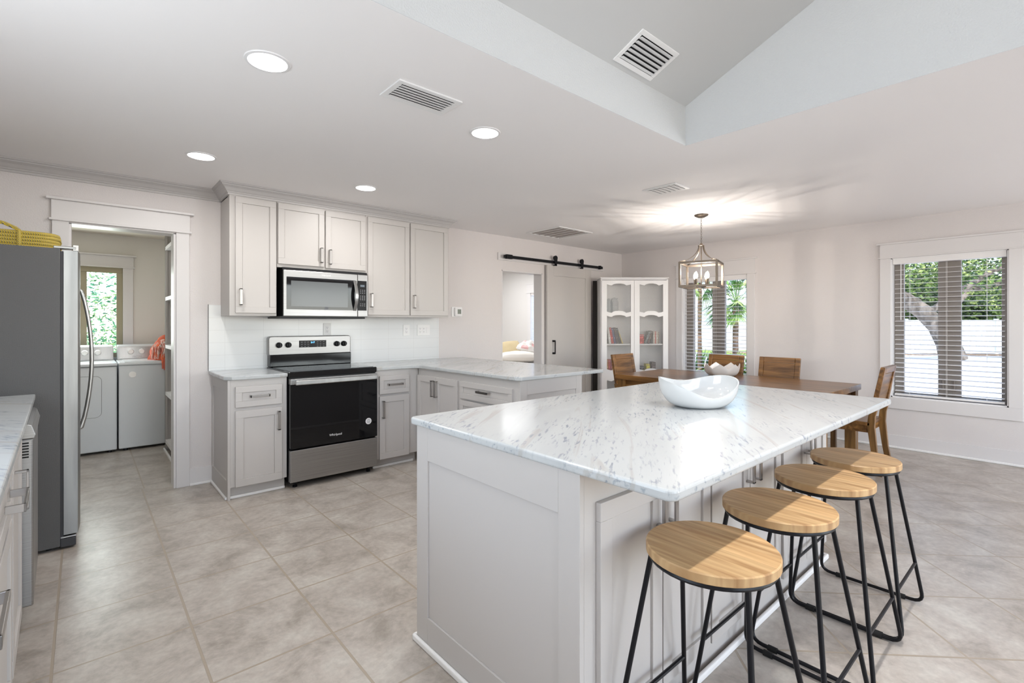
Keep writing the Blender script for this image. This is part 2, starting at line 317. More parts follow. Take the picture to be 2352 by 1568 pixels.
# ---------------------------------------------------------------- room shell
W1, W2, CH, XL, YB = 4.81, 6.60, 2.47, -.92, -4.0
TX, TY = 2.88, 1.61
def wall(name, axis, pos, thick, a0, a1, z0, z1, holes, mat, fn=None):
    mb = MB(); hs = sorted(holes); cuts = [a0]
    def bx(u0, u1, w0, w1):
        if u1 - u0 < 1e-4 or w1 - w0 < 1e-4: return
        if axis == 'x': mb.box(u0, u1, pos, pos + thick, w0, w1)
        else: mb.box(pos, pos + thick, u0, u1, w0, w1)
    u = a0
    for h0, h1, hz0, hz1 in hs:
        bx(u, h0, z0, z1); bx(h0, h1, z0, hz0); bx(h0, h1, hz1, z1); u = h1
    bx(u, a1, z0, z1)
    return mb.build(name, mat, kind='structure')
MB().box(XL, 2.9, 1.4, 4.96, -.1, 0).build('floor', m_tile, kind='structure')
MB().box(XL, W2, YB, 1.4, -.1, 0).box(2.9, W2, 1.4, 4.96, -.1, 0).build('floor', m_tile45, kind='structure')
B(XL, 1.1, 4.96, 7.4, -.1, 0).build('floor', m_tile_l, kind='structure')
B(3.2, 6.9, 4.96, 8.7, -.1, 0).build('floor', M('bedroom_carpet', srgb(196, 188, 180), .95), kind='structure')
wall('wall_back', 'x', W1, .15, XL, W2, 0, CH + .05, [(-.076, .572, 0, 2.085), (4.045, 4.78, 0, 2.035)], m_wall)
wall('wall_right', 'y', W2, .16, YB, W1, 0, CH + .05, [(.375, 1.275, .545, 2.05), (2.80, 3.73, .545, 2.0)], m_wall)
wall('wall_left', 'y', XL - .1, .1, YB, 7.4, 0, 2.6, [(.55, 2.35, 1.1, 2.12)], m_wall)
wall('wall_left', 'y', XL - .1, .1, YB, TY + .2, 2.6, 4.3, [(-.55, .95, 2.87, 3.43)], m_wall)  # high opening made up for the tray wall fill lamp
MB().box(XL, XL + .02, .46, .55, 1.0, 2.2).box(XL, XL + .02, 2.35, 2.44, 1.0, 2.2).box(XL, XL + .02, .46, 2.44, 2.12, 2.25).box(XL, XL + .03, .46, 2.44, 1.03, 1.1).box(XL - .06, XL - .03, 1.42, 1.48, 1.1, 2.12).build('window_6', m_trim, kind='structure')
wall('wall_rear', 'x', YB - .1, .1, XL, W2, 0, 4.3, [(-.6, 2.5, .1, 3.2), (3.5, 6.1, .3, 2.3)], m_wall)
# flat ceiling, raised tray walls, sloped vault
MB().box(XL, W2, TY, W1, CH, CH + .05).box(TX, W2, YB, TY, CH, CH + .05).build('ceiling', m_ceil, kind='structure')
SL = .426; YR = -1.5; ZR = 2.72 + SL * (TY - YR)
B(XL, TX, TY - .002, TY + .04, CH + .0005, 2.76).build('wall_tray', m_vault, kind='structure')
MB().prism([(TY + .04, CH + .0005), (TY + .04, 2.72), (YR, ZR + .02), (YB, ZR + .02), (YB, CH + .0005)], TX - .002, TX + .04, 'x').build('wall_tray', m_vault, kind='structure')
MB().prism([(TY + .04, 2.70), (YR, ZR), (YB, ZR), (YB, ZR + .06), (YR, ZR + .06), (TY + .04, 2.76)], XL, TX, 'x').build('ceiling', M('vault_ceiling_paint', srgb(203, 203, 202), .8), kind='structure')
# laundry room shell
m_lwall = M('laundry_wall_paint', srgb(226, 221, 215), .75)
light('AREA', 'laundry_fill', (.0, 5.9, 2.34), 4, (1, .98, .95), .3)  # added to brighten the laundry, no fixture built
wall('wall_laundry', 'x', 7.3, .12, XL, 1.1, 0, 2.5, [(-.40, .353, .95, 1.99)], m_lwall)
B(1.1, 1.2, 4.96, 7.42, 0, 2.5).build('wall_laundry', m_lwall, kind='structure')
B(XL, 1.2, 4.96, 7.42, 2.365, 2.45).build('ceiling', M('laundry_ceiling_paint', srgb(206, 198, 186), .7), kind='structure')
# bedroom shell
m_bwall = M('bedroom_wall_paint', srgb(236, 234, 232), .8)
wall('wall_bedroom', 'y', 6.9, .12, 4.96, 8.7, 0, 2.5, [(6.3, 7.27, .55, 1.97)], m_bwall)
B(3.1, 3.2, 4.96, 8.8, 0, 2.5).build('wall_bedroom', m_bwall, kind='structure')
B(3.1, 7.0, 8.7, 8.8, 0, 2.5).build('wall_bedroom', m_bwall, kind='structure')
B(6.6, 7.0, 4.90, 4.965, 0, 2.5).build('wall_bedroom', m_bwall, kind='structure')
B(3.1, 7.02, 4.96, 8.8, CH, CH + .05).build('ceiling', m_bwall, kind='structure')
# door casing of the laundry opening
def casing_x(name, x0, x1, y, z0, head, w, hh, ov=.03, mat=m_trim, dirn=-1, sill=None, t=.02):
    """flat casings round an opening in a wall running along x; dirn = side the casing faces"""
    d = dirn * t
    mb = MB().box(x0 - w, x0, y, y + d, z0, head).box(x1, x1 + w, y, y + d, z0, head)
    mb.box(x0 - w - .004, x1 + w + .004, y, y + d * 1.15, head + .008, head + hh)
    mb.box(x0 - w - ov / 2, x1 + w + ov / 2, y, y + d * 2, head - .004, head + .012)
    mb.box(x0 - w - ov, x1 + w + ov, y, y + d * 2.4, head + hh, head + hh + .018)
    if sill: mb.box(x0 - w, x1 + w, y, y + d, z0 - sill, z0)
    return mb
casing_x('', -.076, .572, W1, 0, 2.085, .09, .145).build('door_1', m_trim, kind='structure', bev=.002)
MB().box(-.078, -.062, W1 - .005, W1 + .155, 0, 2.075).box(.556, .572, W1 - .005, W1 + .155, 0, 2.075).box(-.078, .572, W1 - .005, W1 + .155, 2.07, 2.084).build('door_1', m_trim, kind='structure')
casing_x('', -.40, .353, 7.3, .95, 1.99, .095, .13).build('window_3', m_trim, kind='structure', bev=.002)
wf = MB()
wf.box(-.40, .353, 7.33, 7.40, 1.93, 1.99).box(-.40, .353, 7.33, 7.40, .95, 1.0).box(.297, .353, 7.33, 7.40, 1.0, 1.93).box(-.40, -.35, 7.33, 7.40, 1.0, 1.93).box(-.06, .035, 7.34, 7.39, 1.0, 1.93)
wf.build('window_3', m_tan, kind='structure', bev=.003)
B(-.40, .353, 7.365, 7.369, 1.0, 1.93).build('window_3', m_glass, kind='structure')
# barn-door opening header
B(3.975, 6.11, W1 - .02, W1, 2.155, 2.25).build('trim_1', m_trim, kind='structure', bev=.002)
MB().box(4.045, 4.06, W1 - .002, W1 + .152, 0, 2.03).box(4.765, 4.78, W1 - .002, W1 + .152, 0, 2.03).box(4.045, 4.78, W1 - .002, W1 + .152, 2.02, 2.034).build('door_2', m_trim, kind='structure')
# windows in the right wall: casings (facing -x), reveals, taupe sashes, glass
def window_right(n, y0, y1, z0, z1, mull, headh, sill=.12, cw=.095):
    x = W2; t = .02
    mb = MB().box(x - t, x, y1, y1 + cw, z0, z1).box(x - t, x, y0 - cw, y0, z0, z1).box(x - t, x, y0 - cw, y1 + cw, z0 - sill, z0)
    mb.box(x - t * 1.2, x, y0 - cw, y1 + cw, z1 + .006, z1 + headh).box(x - .032, x, y0 - cw - .03, y1 + cw + .03, z1 + headh, z1 + headh + .018).box(x - .03, x, y0 - cw - .018, y1 + cw + .018, z1 - .004, z1 + .01)
    mb.build('window_%d' % n, m_trim, kind='structure', bev=.002)
    MB().box(x - .002, x + .16, y0 - .001, y0 + .012, z0, z1).box(x - .002, x + .16, y1 - .012, y1 + .001, z0, z1).box(x - .002, x + .16, y0, y1, z0 - .001, z0 + .012).box(x - .002, x + .16, y0, y1, z1 - .012, z1 + .001).build('window_%d' % n, m_white, kind='structure')
    f = MB(); xa, xb = x + .095, x + .15
    f.box(xa, xb, y0 + .012, y1 - .012, z0 + .012, z0 + .05).box(xa, xb, y0 + .012, y1 - .012, z1 - .055, z1 - .012)
    for a, b in mull: f.box(xa, xb, a, b, z0 + .05, z1 - .055)
    f.build('window_%d' % n, m_taupe, kind='structure', bev=.004)
    B(x + .12, x + .124, y0 + .012, y1 - .012, z0 + .05, z1 - .055).build('window_%d' % n, m_glass, kind='structure')
window_right(1, .375, 1.275, .545, 2.05, [(1.18, 1.263), (.72, .90), (.387, .43)], .148)
window_right(2, 2.80, 3.73, .545, 2.0, [(3.61, 3.718), (3.15, 3.33), (2.812, 2.86)], .19)
def lever(y, z):
    MB().tube([(W2 + .094, y, z + .045), (W2 + .084, y, z + .05), (W2 + .08, y, z), (W2 + .084, y, z - .05), (W2 + .094, y, z - .045)], .006, 6).build('window_1', m_taupe, kind='structure', smooth=True)
lever(.86, .71); lever(.77, .71)
# bedroom window
MB().box(6.88, 6.9, 7.27, 7.36, .5, 1.97).box(6.875, 6.9, 6.2, 7.37, 1.98, 2.14).box(6.865, 6.9, 6.2, 7.40, 2.14, 2.16).box(6.868, 6.9, 6.2, 7.39, 1.965, 1.98).build('window_4', m_white, kind='structure')
B(6.96, 6.965, 6.3, 7.27, .55, 1.97).build('window_4', m_glass, kind='structure')
# unseen rear windows, added to go with the fill lamps behind the camera
MB().box(-.6, 2.5, YB - .07, YB - .03, 1.9, 1.98).box(.9, .98, YB - .07, YB - .03, .1, 3.2).box(4.76, 4.84, YB - .07, YB - .03, .3, 2.3).build('window_5', m_white, kind='structure')
B(-1.9, XL - .1, -1.2, 1.6, 3.46, 3.52).build('sun_block_eave', m_white, kind='structure'); B(-1.9, XL - .1, -.3, 3.2, 2.2, 2.26).build('sun_block_eave', m_white, kind='structure')  # unseen eaves added to keep the sun out of the left openings
# baseboards with shoe molding
def base_x(name, x0, x1, y):
    B(x0, x1, y - .016, y, 0, .14).build(name, m_trim, kind='structure', bev=.002); B(x0, x1, y - .034, y - .016, 0, .02).build(name, m_shoe, kind='structure', bev=.005)
base_x('baseboard_back', .662, .838, W1); base_x('baseboard_back', 3.2, 4.045, W1); base_x('baseboard_back', 4.78, W2, W1)
B(W2 - .016, W2, YB, W1 - .02, 0, .14).build('baseboard_right', m_trim, kind='structure', bev=.002)
B(W2 - .036, W2 - .016, YB, W1 - .04, 0, .022).build('baseboard_right', m_shoe, kind='structure', bev=.006)
B(.10, .655, 7.284, 7.3, 0, .14).build('baseboard_laundry', m_trim, kind='structure')
# crown molding
def crown_path(name, path, mat):
    """sweep crown profile along plan path; profile (out, down)"""
    prof = [(0, -.088), (.012, -.088), (.013, -.072), (.020, -.070), (.021, -.064), (.030, -.055), (.044, -.036), (.060, -.024), (.064, -.022), (.065, -.014), (.074, -.012), (.078, -.003), (.080, 0), (0, 0)]
    mb = MB(); n = len(path); P = [Vector((*p, 0)) for p in path]; rings = []
    for i in range(n):
        d0 = (P[i] - P[i - 1]).normalized() if i else (P[1] - P[0]).normalized()
        d1 = (P[i + 1] - P[i]).normalized() if i < n - 1 else d0
        n0 = Vector((d0.y, -d0.x, 0)); n1 = Vector((d1.y, -d1.x, 0)); nn = (n0 + n1).normalized(); k = 1 / max(.3, nn.dot(n0))
        rings.append([(P[i].x + nn.x * k * o, P[i].y + nn.y * k * o, CH + z) for o, z in prof])
    m = len(prof); vs = [v for r in rings for v in r]; fs = [(i * m + j, i * m + (j + 1) % m, (i + 1) * m + (j + 1) % m, (i + 1) * m + j) for i in range(n - 1) for j in range(m)]
    fs += [tuple(range(m)), tuple(range((n - 1) * m, n * m))[::-1]]
    return mb.add(vs, fs).build(name, mat, kind='structure')
crown_path('trim_2', [(XL, W1), (.89, W1), (.89, 4.475), (3.0, 4.475), (3.0, W1)], m_crown)
# backsplash
MB().box(.80, .89, W1 - .010, W1, .94, 1.50).box(.89, 3.09, W1 - .010, W1, .94, 1.405).build('wall_backsplash', m_splash, kind='structure')
B(.797, .8, W1 - .012, W1, .94, 1.503).build('trim_3', m_dgrey, kind='structure')
# ---------------------------------------------------------------- cabinets
def door_mb(w, h, t=.020, rail=.056, rec=.009):
    mb = MB().box(0, w, -t, 0, 0, rail).box(0, w, -t, 0, h - rail, h).box(0, rail, -t, 0, rail, h - rail).box(w - rail, w, -t, 0, rail, h - rail)
    return mb.box(rail, w - rail, -t + rec, 0, rail, h - rail)
def pull(parent, L, vertical, x, z, y=-.020, so=.034, w=.019):
    """flat bar pull centred at (x,z) on the face y"""
    mb = MB()
    if vertical: mb.box(-w / 2, w / 2, -so, -so + .007, -L / 2, L / 2).box(-w / 2, w / 2, -so, 0, -L / 2, -L / 2 + .008).box(-w / 2, w / 2, -so, 0, L / 2 - .008, L / 2)
    else: mb.box(-L / 2, L / 2, -so, -so + .007, -w / 2, w / 2).box(-L / 2, -L / 2 + .008, -so, 0, -w / 2, w / 2).box(L / 2 - .008, L / 2, -so, 0, -w / 2, w / 2)
    return mb.build('handle', m_pull, parent, (x, y, z), bev=.0012)
def front(parent, kind, x, z, w, h, handle=None, rail=.056, hl=.15, label=None):
    """a shaker door or drawer front; handle = ('v'|'h', hx, hz) in the front's own frame"""
    d = door_mb(w, h, rail=rail).build(kind, m_cab, parent, (x, 0, z), bev=.0018, label=label)
    if handle: pull(d, hl, handle[0] == 'v', handle[1], handle[2])
    return d
# left base cabinet
FY = 4.19; CTZ = .94; SB = .91
c = thing('base_cabinet', 'pale greige base cabinet with one drawer and door, left of the stove', 'cabinet', (.84, FY, 0))
mb = B(0, .405, 0, W1 - FY, .095, SB - .001).box(.002, .40, .045, W1 - FY, 0, .095)
mb.box(-.018, 0, .0, .045, 0, SB - .001).box(-.018, 0, W1 - FY - .05, W1 - FY - .001, 0, SB - .001).box(-.018, 0, .045, W1 - FY - .05, .82, SB - .001).box(-.018, 0, .045, W1 - FY - .05, 0, .14).box(-.008, 0, .045, W1 - FY - .05, .14, .82)
mb.build('body', m_cab, c, bev=.0012)
front(c, 'drawer', .031, .70, .333, .157, ('h', .1665, .08), rail=.045, hl=.14); front(c, 'door', .031, .095, .333, .578, ('v', .305, .475), hl=.15)
MB().box(-.032, -.018, .03, W1 - FY - .001, 0, .02).box(-.032, .40, .029, .045, 0, .02).build('shoe_molding', m_shoe, c, bev=.004)
# right base cabinet (between stove and peninsula)
c = thing('base_cabinet', 'narrow greige base cabinet with one drawer and door, right of the stove', 'cabinet', (2.012, FY, 0))
B(0, .446, 0, W1 - FY, .095, SB - .001).box(.002, .446, .06, W1 - FY, 0, .095).build('body', m_cab, c, bev=.0012)
front(c, 'drawer', .036, .69, .305, .165, ('h', .15, .085), rail=.042, hl=.15); front(c, 'door', .036, .09, .305, .578, ('v', .028, .46), hl=.16)
B(.0, .42, .045, .06, 0, .02).build('shoe_molding', m_shoe, c, bev=.004)
# peninsula cabinets, faces look toward -x
PX, PY0, PD = 2.46, 2.72, .70
c = thing('base_cabinet', 'two-door peninsula cabinet with paired vertical pulls beside the inner corner', 'cabinet', (PX, 4.188, 0), R(-90))
B(.002, .70, 0, PD, .095, SB - .001).box(.002, .70, .06, PD, 0, .095).build('body', m_cab, c, bev=.0012)
front(c, 'door', .012, .10, .325, .745, ('v', .298, .64), hl=.15); front(c, 'door', .34, .10, .345, .745, ('v', .028, .64), hl=.15)
c = thing('base_cabinet', 'peninsula drawer cabinet with dark horizontal pull, recessed panel on its end', 'cabinet', (PX, 3.487, 0), R(-90))
mb = B(0, .765, 0, PD, .095, SB - .001).box(0, .765, .06, PD, 0, .095)
mb.box(.765, .78, 0, .07, 0, SB - .001).box(.765, .78, PD - .07, PD, 0, SB - .001).box(.765, .78, .07, PD - .07, .80, SB - .001).box(.765, .78, .07, PD - .07, 0, .14).box(.765, .772, .07, PD - .07, .14, .80)
mb.build('body', m_cab, c, bev=.0012)
for z, h in ((.70, .145), (.40, .285), (.10, .285)): front(c, 'drawer', .026, z, .68, h, ('h', .34, h / 2 + .01), rail=.045, hl=.15)
# counters (three slabs)
def slab(name, poly, label, z=CTZ, t=.03, rz=0, loc=(0, 0, 0), bev=.007):
    return MB().prism(poly, z - t, z, 'z').build(name, m_marble, label=label, cat='countertop', loc=loc, rz=rz, bev=bev, seg=3)
slab('countertop', [(.80, 4.80), (.80, 4.215), (.845, 4.165), (1.247, 4.165), (1.247, 4.80)], 'small white marble countertop left of the stove')
slab('countertop', [(2.013, 4.80), (2.013, 4.165), (2.36, 4.165)] + [(2.36 + .07 * sin(a), 4.165 - .07 + .07 * cos(a)) for a in [R(15 * i) for i in range(1, 6)]] + [(2.432, 4.08), (2.432, 2.74), (2.46, 2.69), (3.43, 2.69), (3.43, 4.72), (3.43, 4.80)], 'L-shaped white marble countertop running from the stove onto the peninsula')
# upper cabinets
UY = 4.47
def upper(x0, x1, z0, doors, label, extra=None):
    c = thing('wall_cabinet', label, 'cabinet', (x0, UY, 0))
    B(0, x1 - x0, 0, W1 - UY - .001, z0, CH - .095).box(0, x1 - x0, 0, .06, CH - .095, CH - .001).build('body', m_cab, c, bev=.0012)
    for dx, dw, dz, dh, hh in doors: front(c, 'door', dx - x0, dz, dw, dh, hh, hl=.135, rail=.05)
upper(.89, 1.245, 1.405, [(.93, .308, 1.428, .945, ('v', .035, .13))], 'tall single-door wall cabinet at the left end of the upper run')
upper(1.247, 2.044, 1.825, [(1.254, .393, 1.853, .52, ('v', .36, .10)), (1.658, .383, 1.845, .52, ('v', .035, .10))], 'short two-door wall cabinet above the microwave')
upper(2.046, 3.0, 1.405, [(2.064, .45, 1.425, .945, ('v', .03, .14)), (2.527, .455, 1.425, .945, ('v', .035, .14))], 'tall two-door wall cabinet right of the microwave')
# ---------------------------------------------------------------- stove
r = thing('stove', 'stainless electric range with black glass oven door and cooktop', 'stove', (1.251, 4.15, 0))
w = .757; D = W1 - 4.15
B(.004, w - .004, .03, D - .02, .05, .925).build('body', m_blackgl, r)
B(0, w, 0, D - .02, .90, .948).build('cooktop', m_blackgl, r, bev=.006)
B(.02, w - .02, .03, D - .11, .948, .951).build('cooktop_glass', m_blackg, r)
for bx_, by_, rr in ((.2, .16, .11), (.56, .16, .085), (.2, .4, .085), (.56, .4, .11)): MB().lathe([(rr, .951), (rr + .003, .9516), (rr + .003, .951)], (bx_, by_, 0), 32, ring=True).build('burner_ring', m_dgrey, r)
dr = MB().prism(rrect(.004, w - .004, .325, .845, .006, 2), -.02, .03, 'y').build('oven_door', m_blackg, r, bev=.003)
B(.004, w - .004, -.026, .03, .845, .893).build('door_rail', m_steel, dr, bev=.004)
MB().box(.03, w - .03, -.082, -.055, .845, .885).box(.03, .055, -.06, -.02, .85, .88).box(w - .055, w - .03, -.06, -.02, .85, .88).build('handle', m_steel2, dr, bev=.006)
text('lettering', 'Whirlpool', .026, m_bwhite, dr, (.372, -.0215, .395), (R(90), 0, 0))
MB().lathe([(.028, -.0212), (.028, -.0222)], (.668, 0, .47), 24, 'y').build('round_sticker', m_white, dr)
stx = MB()
for i in range(5): stx.box(.668 - .018 + .003 * abs(i - 2), .668 + .018 - .003 * abs(i - 2), -.0228, -.0222, .453 + i * .008, .4555 + i * .008)
stx.build('sticker_print', m_dgrey, dr)
B(.004, w - .004, -.02, .03, .055, .312).build('storage_drawer', m_steel, r, bev=.004)
for fx in (.06, w - .06):
    MB().lathe([(.018, 0), (.018, .012), (.012, .016), (.012, .05)], (fx, .05, 0), 12).build('foot', m_black, r, smooth=True)
B(.006, w - .006, D - .11, D - .012, .948, 1.06).build('backguard', m_blackgl, r, bev=.008)
MB().prism(rrect(0, w, 1.045, 1.225, .025, 6), D - .085, D - .012, 'y').build('control_panel', m_steel, r, bev=.008, seg=3)
cp = B(.262, .512, D - .0895, D - .084, 1.118, 1.182).build('display_panel', m_disp, r)
text('clock', '2:17', .022, m_clock, cp, (.385, D - .0898, 1.163), (R(90), 0, 0))
m_btn = M('grey_button_print', (.35, .35, .36), .5)
for i, xx in enumerate((.285, .315, .343, .43, .457, .487)):
    for zz in (1.167, 1.147, 1.127): B(xx - .007, xx + .007, D - .0899, D - .0894, zz - .0015, zz + .0015).build('button', m_btn, cp)
for kx in (.085, .165, .615, .685):
    k = MB().lathe([(.026, D - .085), (.026, D - .092), (.024, D - .11), (.02, D - .115)], (kx, 0, 1.145), 20, 'y').box(kx - .006, kx + .006, D - .128, D - .11, 1.122, 1.168)
    k.build('knob', m_black, r, smooth=True, bev=.001)
# ---------------------------------------------------------------- microwave
r = thing('microwave', 'over-the-range stainless microwave with black glass door and curved handle', 'microwave', (1.281, 4.42, 0))
w = .757
B(-.002, w, 0, W1 - 4.42 - .001, 1.40, 1.823).build('body', m_blackgl, r)
B(-.02, w - .02, .0, W1 - 4.42 - .02, 1.385, 1.402).build('vent_base', m_black, r)
d = B(0, .655, -.022, 0, 1.405, 1.80).build('door', m_steel, r, bev=.004)
B(.024, .63, -.0245, -.02, 1.463, 1.742).build('door_glass', m_blackg, d)
B(.06, .56, -.0252, -.0242, 1.49, 1.71).build('window_screen', M('dark_microwave_screen', (.055, .06, .065), .15), d)
hp = [(.62, -.025, 1.735)] + [(.615, -.028 - .045 * sin(pi * t / 10), 1.735 - .27 * t / 10) for t in range(0, 11)] + [(.62, -.025, 1.465)]
hm = MB()
for a, b in zip(hp, hp[1:]): hm.bar(a, b, .026, .008, (1, 0, 0)) if (Vector(a) - Vector(b)).length > .001 else None
hm.v = []; hm.f = []; hm.mi = []
pts = [(-.026 - .05 * sin(pi * t / 12), 1.74 - .28 * t / 12) for t in range(13)]
out = [(y, z) for y, z in pts] + [(y + .010, z) for y, z in pts[::-1]]
hm.prism(out, .612, .642, 'x').build('handle', m_steel2, d, smooth=True, bev=.002)
cpn = B(.658, w, -.022, 0, 1.405, 1.80).build('control_side', m_steel, r, bev=.004)
B(.655, w - .014, -.0245, -.021, 1.463, 1.742).build('control_glass', m_disp, cpn)
B(.680, .722, -.0255, -.0245, 1.685, 1.705).build('display_window', M('dim_blue_display', (.1, .13, .16), .3), cpn)
m_key = M('pale_key_print', (.4, .4, .42), .5)
for i in range(3):
    for zz in (1.655, 1.64, 1.625, 1.60, 1.588, 1.576, 1.564, 1.525, 1.508): B(.678 + i * .02, .688 + i * .02, -.0254, -.0245, zz - .002, zz + .002).build('key', m_key, cpn)
text('lettering', 'Whirlpool', .02, m_bwhite, d, (.36, -.0225, 1.772), (R(90), 0, 0))
# ---------------------------------------------------------------- outlets and thermostat
def outlet(name, x, z, w, h, cells, label):
    o = thing(name, label, 'outlet', (x, W1 - .010, z))
    B(-w / 2, w / 2, -.006, 0, -h / 2, h / 2).build('plate', m_bwhite, o, bev=.002)
    n = len(cells)
    for i, k in enumerate(cells):
        cx = (i - (n - 1) / 2) * .046
        if k == 's': B(cx - .016, cx + .016, -.009, -.005, -.034, .034).build('switch', m_white, o, bev=.001)
        else:
            B(cx - .016, cx + .016, -.008, -.005, -.034, .034).build('receptacle', m_white, o, bev=.001)
            mb = MB()
            for zz in (.018, -.018): mb.box(cx - .007, cx - .005, -.0086, -.0079, zz - .003, zz + .005).box(cx + .005, cx + .007, -.0086, -.0079, zz - .003, zz + .005).lathe([(.0025, -.0079), (.0025, -.0086)], (cx, 0, zz - .009), 8, 'y')
            mb.build('slots', m_dgrey, o)
outlet('wall_outlet', 1.80, 1.285, .075, .118, ['o'], 'white outlet on the backsplash behind the stove')
outlet('wall_outlet', 2.669, 1.268, .08, .122, ['o'], 'single white outlet right of the stove, under the upper cabinets')
outlet('wall_outlet', 2.886, 1.268, .165, .122, ['o', 'o', 's'], 'wide three-gang plate with two outlets and a switch near the splash end')
t = thing('thermostat', 'white square thermostat with small grey screen on the wall', 'thermostat', (3.345, W1, 1.48))
MB().prism(rrect(-.075, .075, -.058, .058, .012), -.008, 0, 'y').build('backplate', m_bwhite, t)
MB().prism(rrect(-.04, .062, -.05, .05, .008), -.03, -.008, 'y').build('housing', m_white, t, bev=.003)
B(-.005, .045, -.0315, -.0295, -.025, .03).build('screen', M('grey_green_lcd', srgb(128, 134, 124), .4), t)
# ---------------------------------------------------------------- barn door
t = thing('barn_door_rail', 'black steel sliding rail mounted above the opening', 'rail', (0, 0, 0))
B(4.02, 6.02, 4.735, 4.742, 2.178, 2.216).build('track', m_black, t, bev=.001)
for x in (4.10, 4.55, 5.0, 5.45, 5.95): MB().lathe([(.009, 4.742), (.009, W1 - .02)], (x, 0, 2.197), 10, 'y').lathe([(.012, 4.73), (.012, 4.735)], (x, 0, 2.197), 8, 'y').build('standoff', m_black, t, smooth=True)
MB().box(4.06, 4.16, 4.722, 4.758, 2.17, 2.225).build('stop', m_black, t, bev=.003); MB().box(5.935, 5.97, 4.722, 4.758, 2.17, 2.225).build('stop', m_black, t, bev=.003)
t = thing('barn_door', 'light greige sliding barn door with black hangers, slid right of the opening', 'door', (4.82, 4.752, .03))
w, h = .94, 2.12
mb = MB().box(0, .13, 0, .035, 0, h).box(w - .13, w, 0, .035, 0, h).box(.13, w - .13, 0, .035, h - .14, h).box(.13, w - .13, 0, .035, 0, .2).box(.13, w - .13, .008, .035, .2, h - .14)
mb.build('panel', m_cab, t, bev=.002)
for x in (.14, .70):
    hg = MB().prism([(x - .02, h - .005 - .0)] + [(x + .02, h - .005)] + arc(x, h + .105, .034, -.5, pi + .5, 10), -.034, -.024, 'y').box(x - .02, x + .02, -.034, 0, h, h + .012)
    hh = hg.build('hanger', m_black, t); MB().lathe([(.032, -.024), (.032, -.006)], (x, 0, h + .105), 18, 'y').build('wheel', m_black, hh, smooth=True)
MB().box(.105, .12, -.05, -.038, .89, 1.075).box(.10, .125, -.04, 0, .885, .91).box(.10, .125, -.04, 0, 1.055, 1.08).build('handle', m_black, t, bev=.002)
# ---------------------------------------------------------------- kitchen island
c = thing('kitchen_island', 'large greige kitchen island base with recessed end panel and seat-side doors', 'island', (1.065, .92, 0))
L, Wd = 2.12, .905
mb = B(.018, L, .018, Wd, .0, SB - .001)
mb.box(0, .018, 0, .085, 0, SB - .001).box(0, .018, Wd - .085, Wd, 0, SB - .001).box(0, .018, .085, Wd - .085, .775, SB - .001).box(0, .018, .085, Wd - .085, 0, .13).box(.007, .018, .085, Wd - .085, .13, .775)
mb.box(.018, L, 0, .018, .10, SB - .001)
mb.build('body', m_cab, c, bev=.0015)
hx = [(.07, .328, .30), (.405, .328, .03), (.745, .335, .305), (1.087, .335, .03), (1.455, .31, .28), (1.77, .31, .03)]
for i, (x, dw, hh) in enumerate(hx): front(c, 'door', x, .115, dw, .70, ('v', hh, .62), hl=.13)
MB().box(-.016, 0, -.018, Wd + .016, 0, .028).box(-.016, L + .016, -.018, 0, 0, .028).box(-.016, L + .016, Wd, Wd + .016, 0, .028).box(L, L + .016, -.018, Wd + .016, 0, .028).build('shoe_molding', m_shoe, c, bev=.008, seg=3)
slab('island_countertop', rrect(1.055, 3.235, .62, 1.875, .028, 8), 'long white marble island countertop with grey veins', bev=.008)
# ---------------------------------------------------------------- island bowl (leaf-shaped rim)
def shell_bowl(name, rimf, base_r, n, m, thick, mat, loc, label, rz=0):
    """double-walled bowl: rimf(angle) -> (radius, height)"""
    mb = MB(); rows_o = []; rows_i = []
    for j in range(m + 1):
        t = j / m
        ro = []; ri = []
        for i in range(n):
            a = 2 * pi * i / n; r, h = rimf(a); e = t ** 1.9; rad = base_r + (r - base_r) * (1 - (1 - t) ** 1.75); z = h * e
            ro.append((rad * cos(a), rad * sin(a), z)); ri.append(((rad - thick) * cos(a), (rad - thick) * sin(a), min(h, z * .97 + thick * (1 - t) + .002)))
        rows_o.append(ro); rows_i.append(ri)
    vs = []; idx = []
    for row in rows_o + rows_i[::-1]: idx.append(len(vs)); vs += row
    fs = []
    for a, b in zip(idx, idx[1:]): fs += [(a + i, a + (i + 1) % n, b + (i + 1) % n, b + i) for i in range(n)]
    fs += [tuple(range(n))[::-1], tuple(range(idx[-1], idx[-1] + n))]
    return mb.add(vs, fs).build(name, mat, loc=loc, rz=rz, smooth=True, label=label, cat='bowl')
shell_bowl('leaf_bowl', lambda a: (.165 + .03 * cos(2 * a), .110 + .027 * cos(2 * a) + .027 * sin(a)), .085, 64, 16, .006, m_cer, (2.25, 1.19, CTZ), 'large glossy white ceramic bowl with swooping rim on the island', R(-30))
def zig(a):
    t = (a / (2 * pi) * 7) % 1; return (.185, .085 + .055 * (1 - abs(2 * t - 1)) ** 1.0)
shell_bowl('scalloped_bowl', zig, .09, 70, 12, .007, m_cer2, (5.36, 2.555, .76), 'white bowl with a wavy zigzag rim on the dining table', R(20))
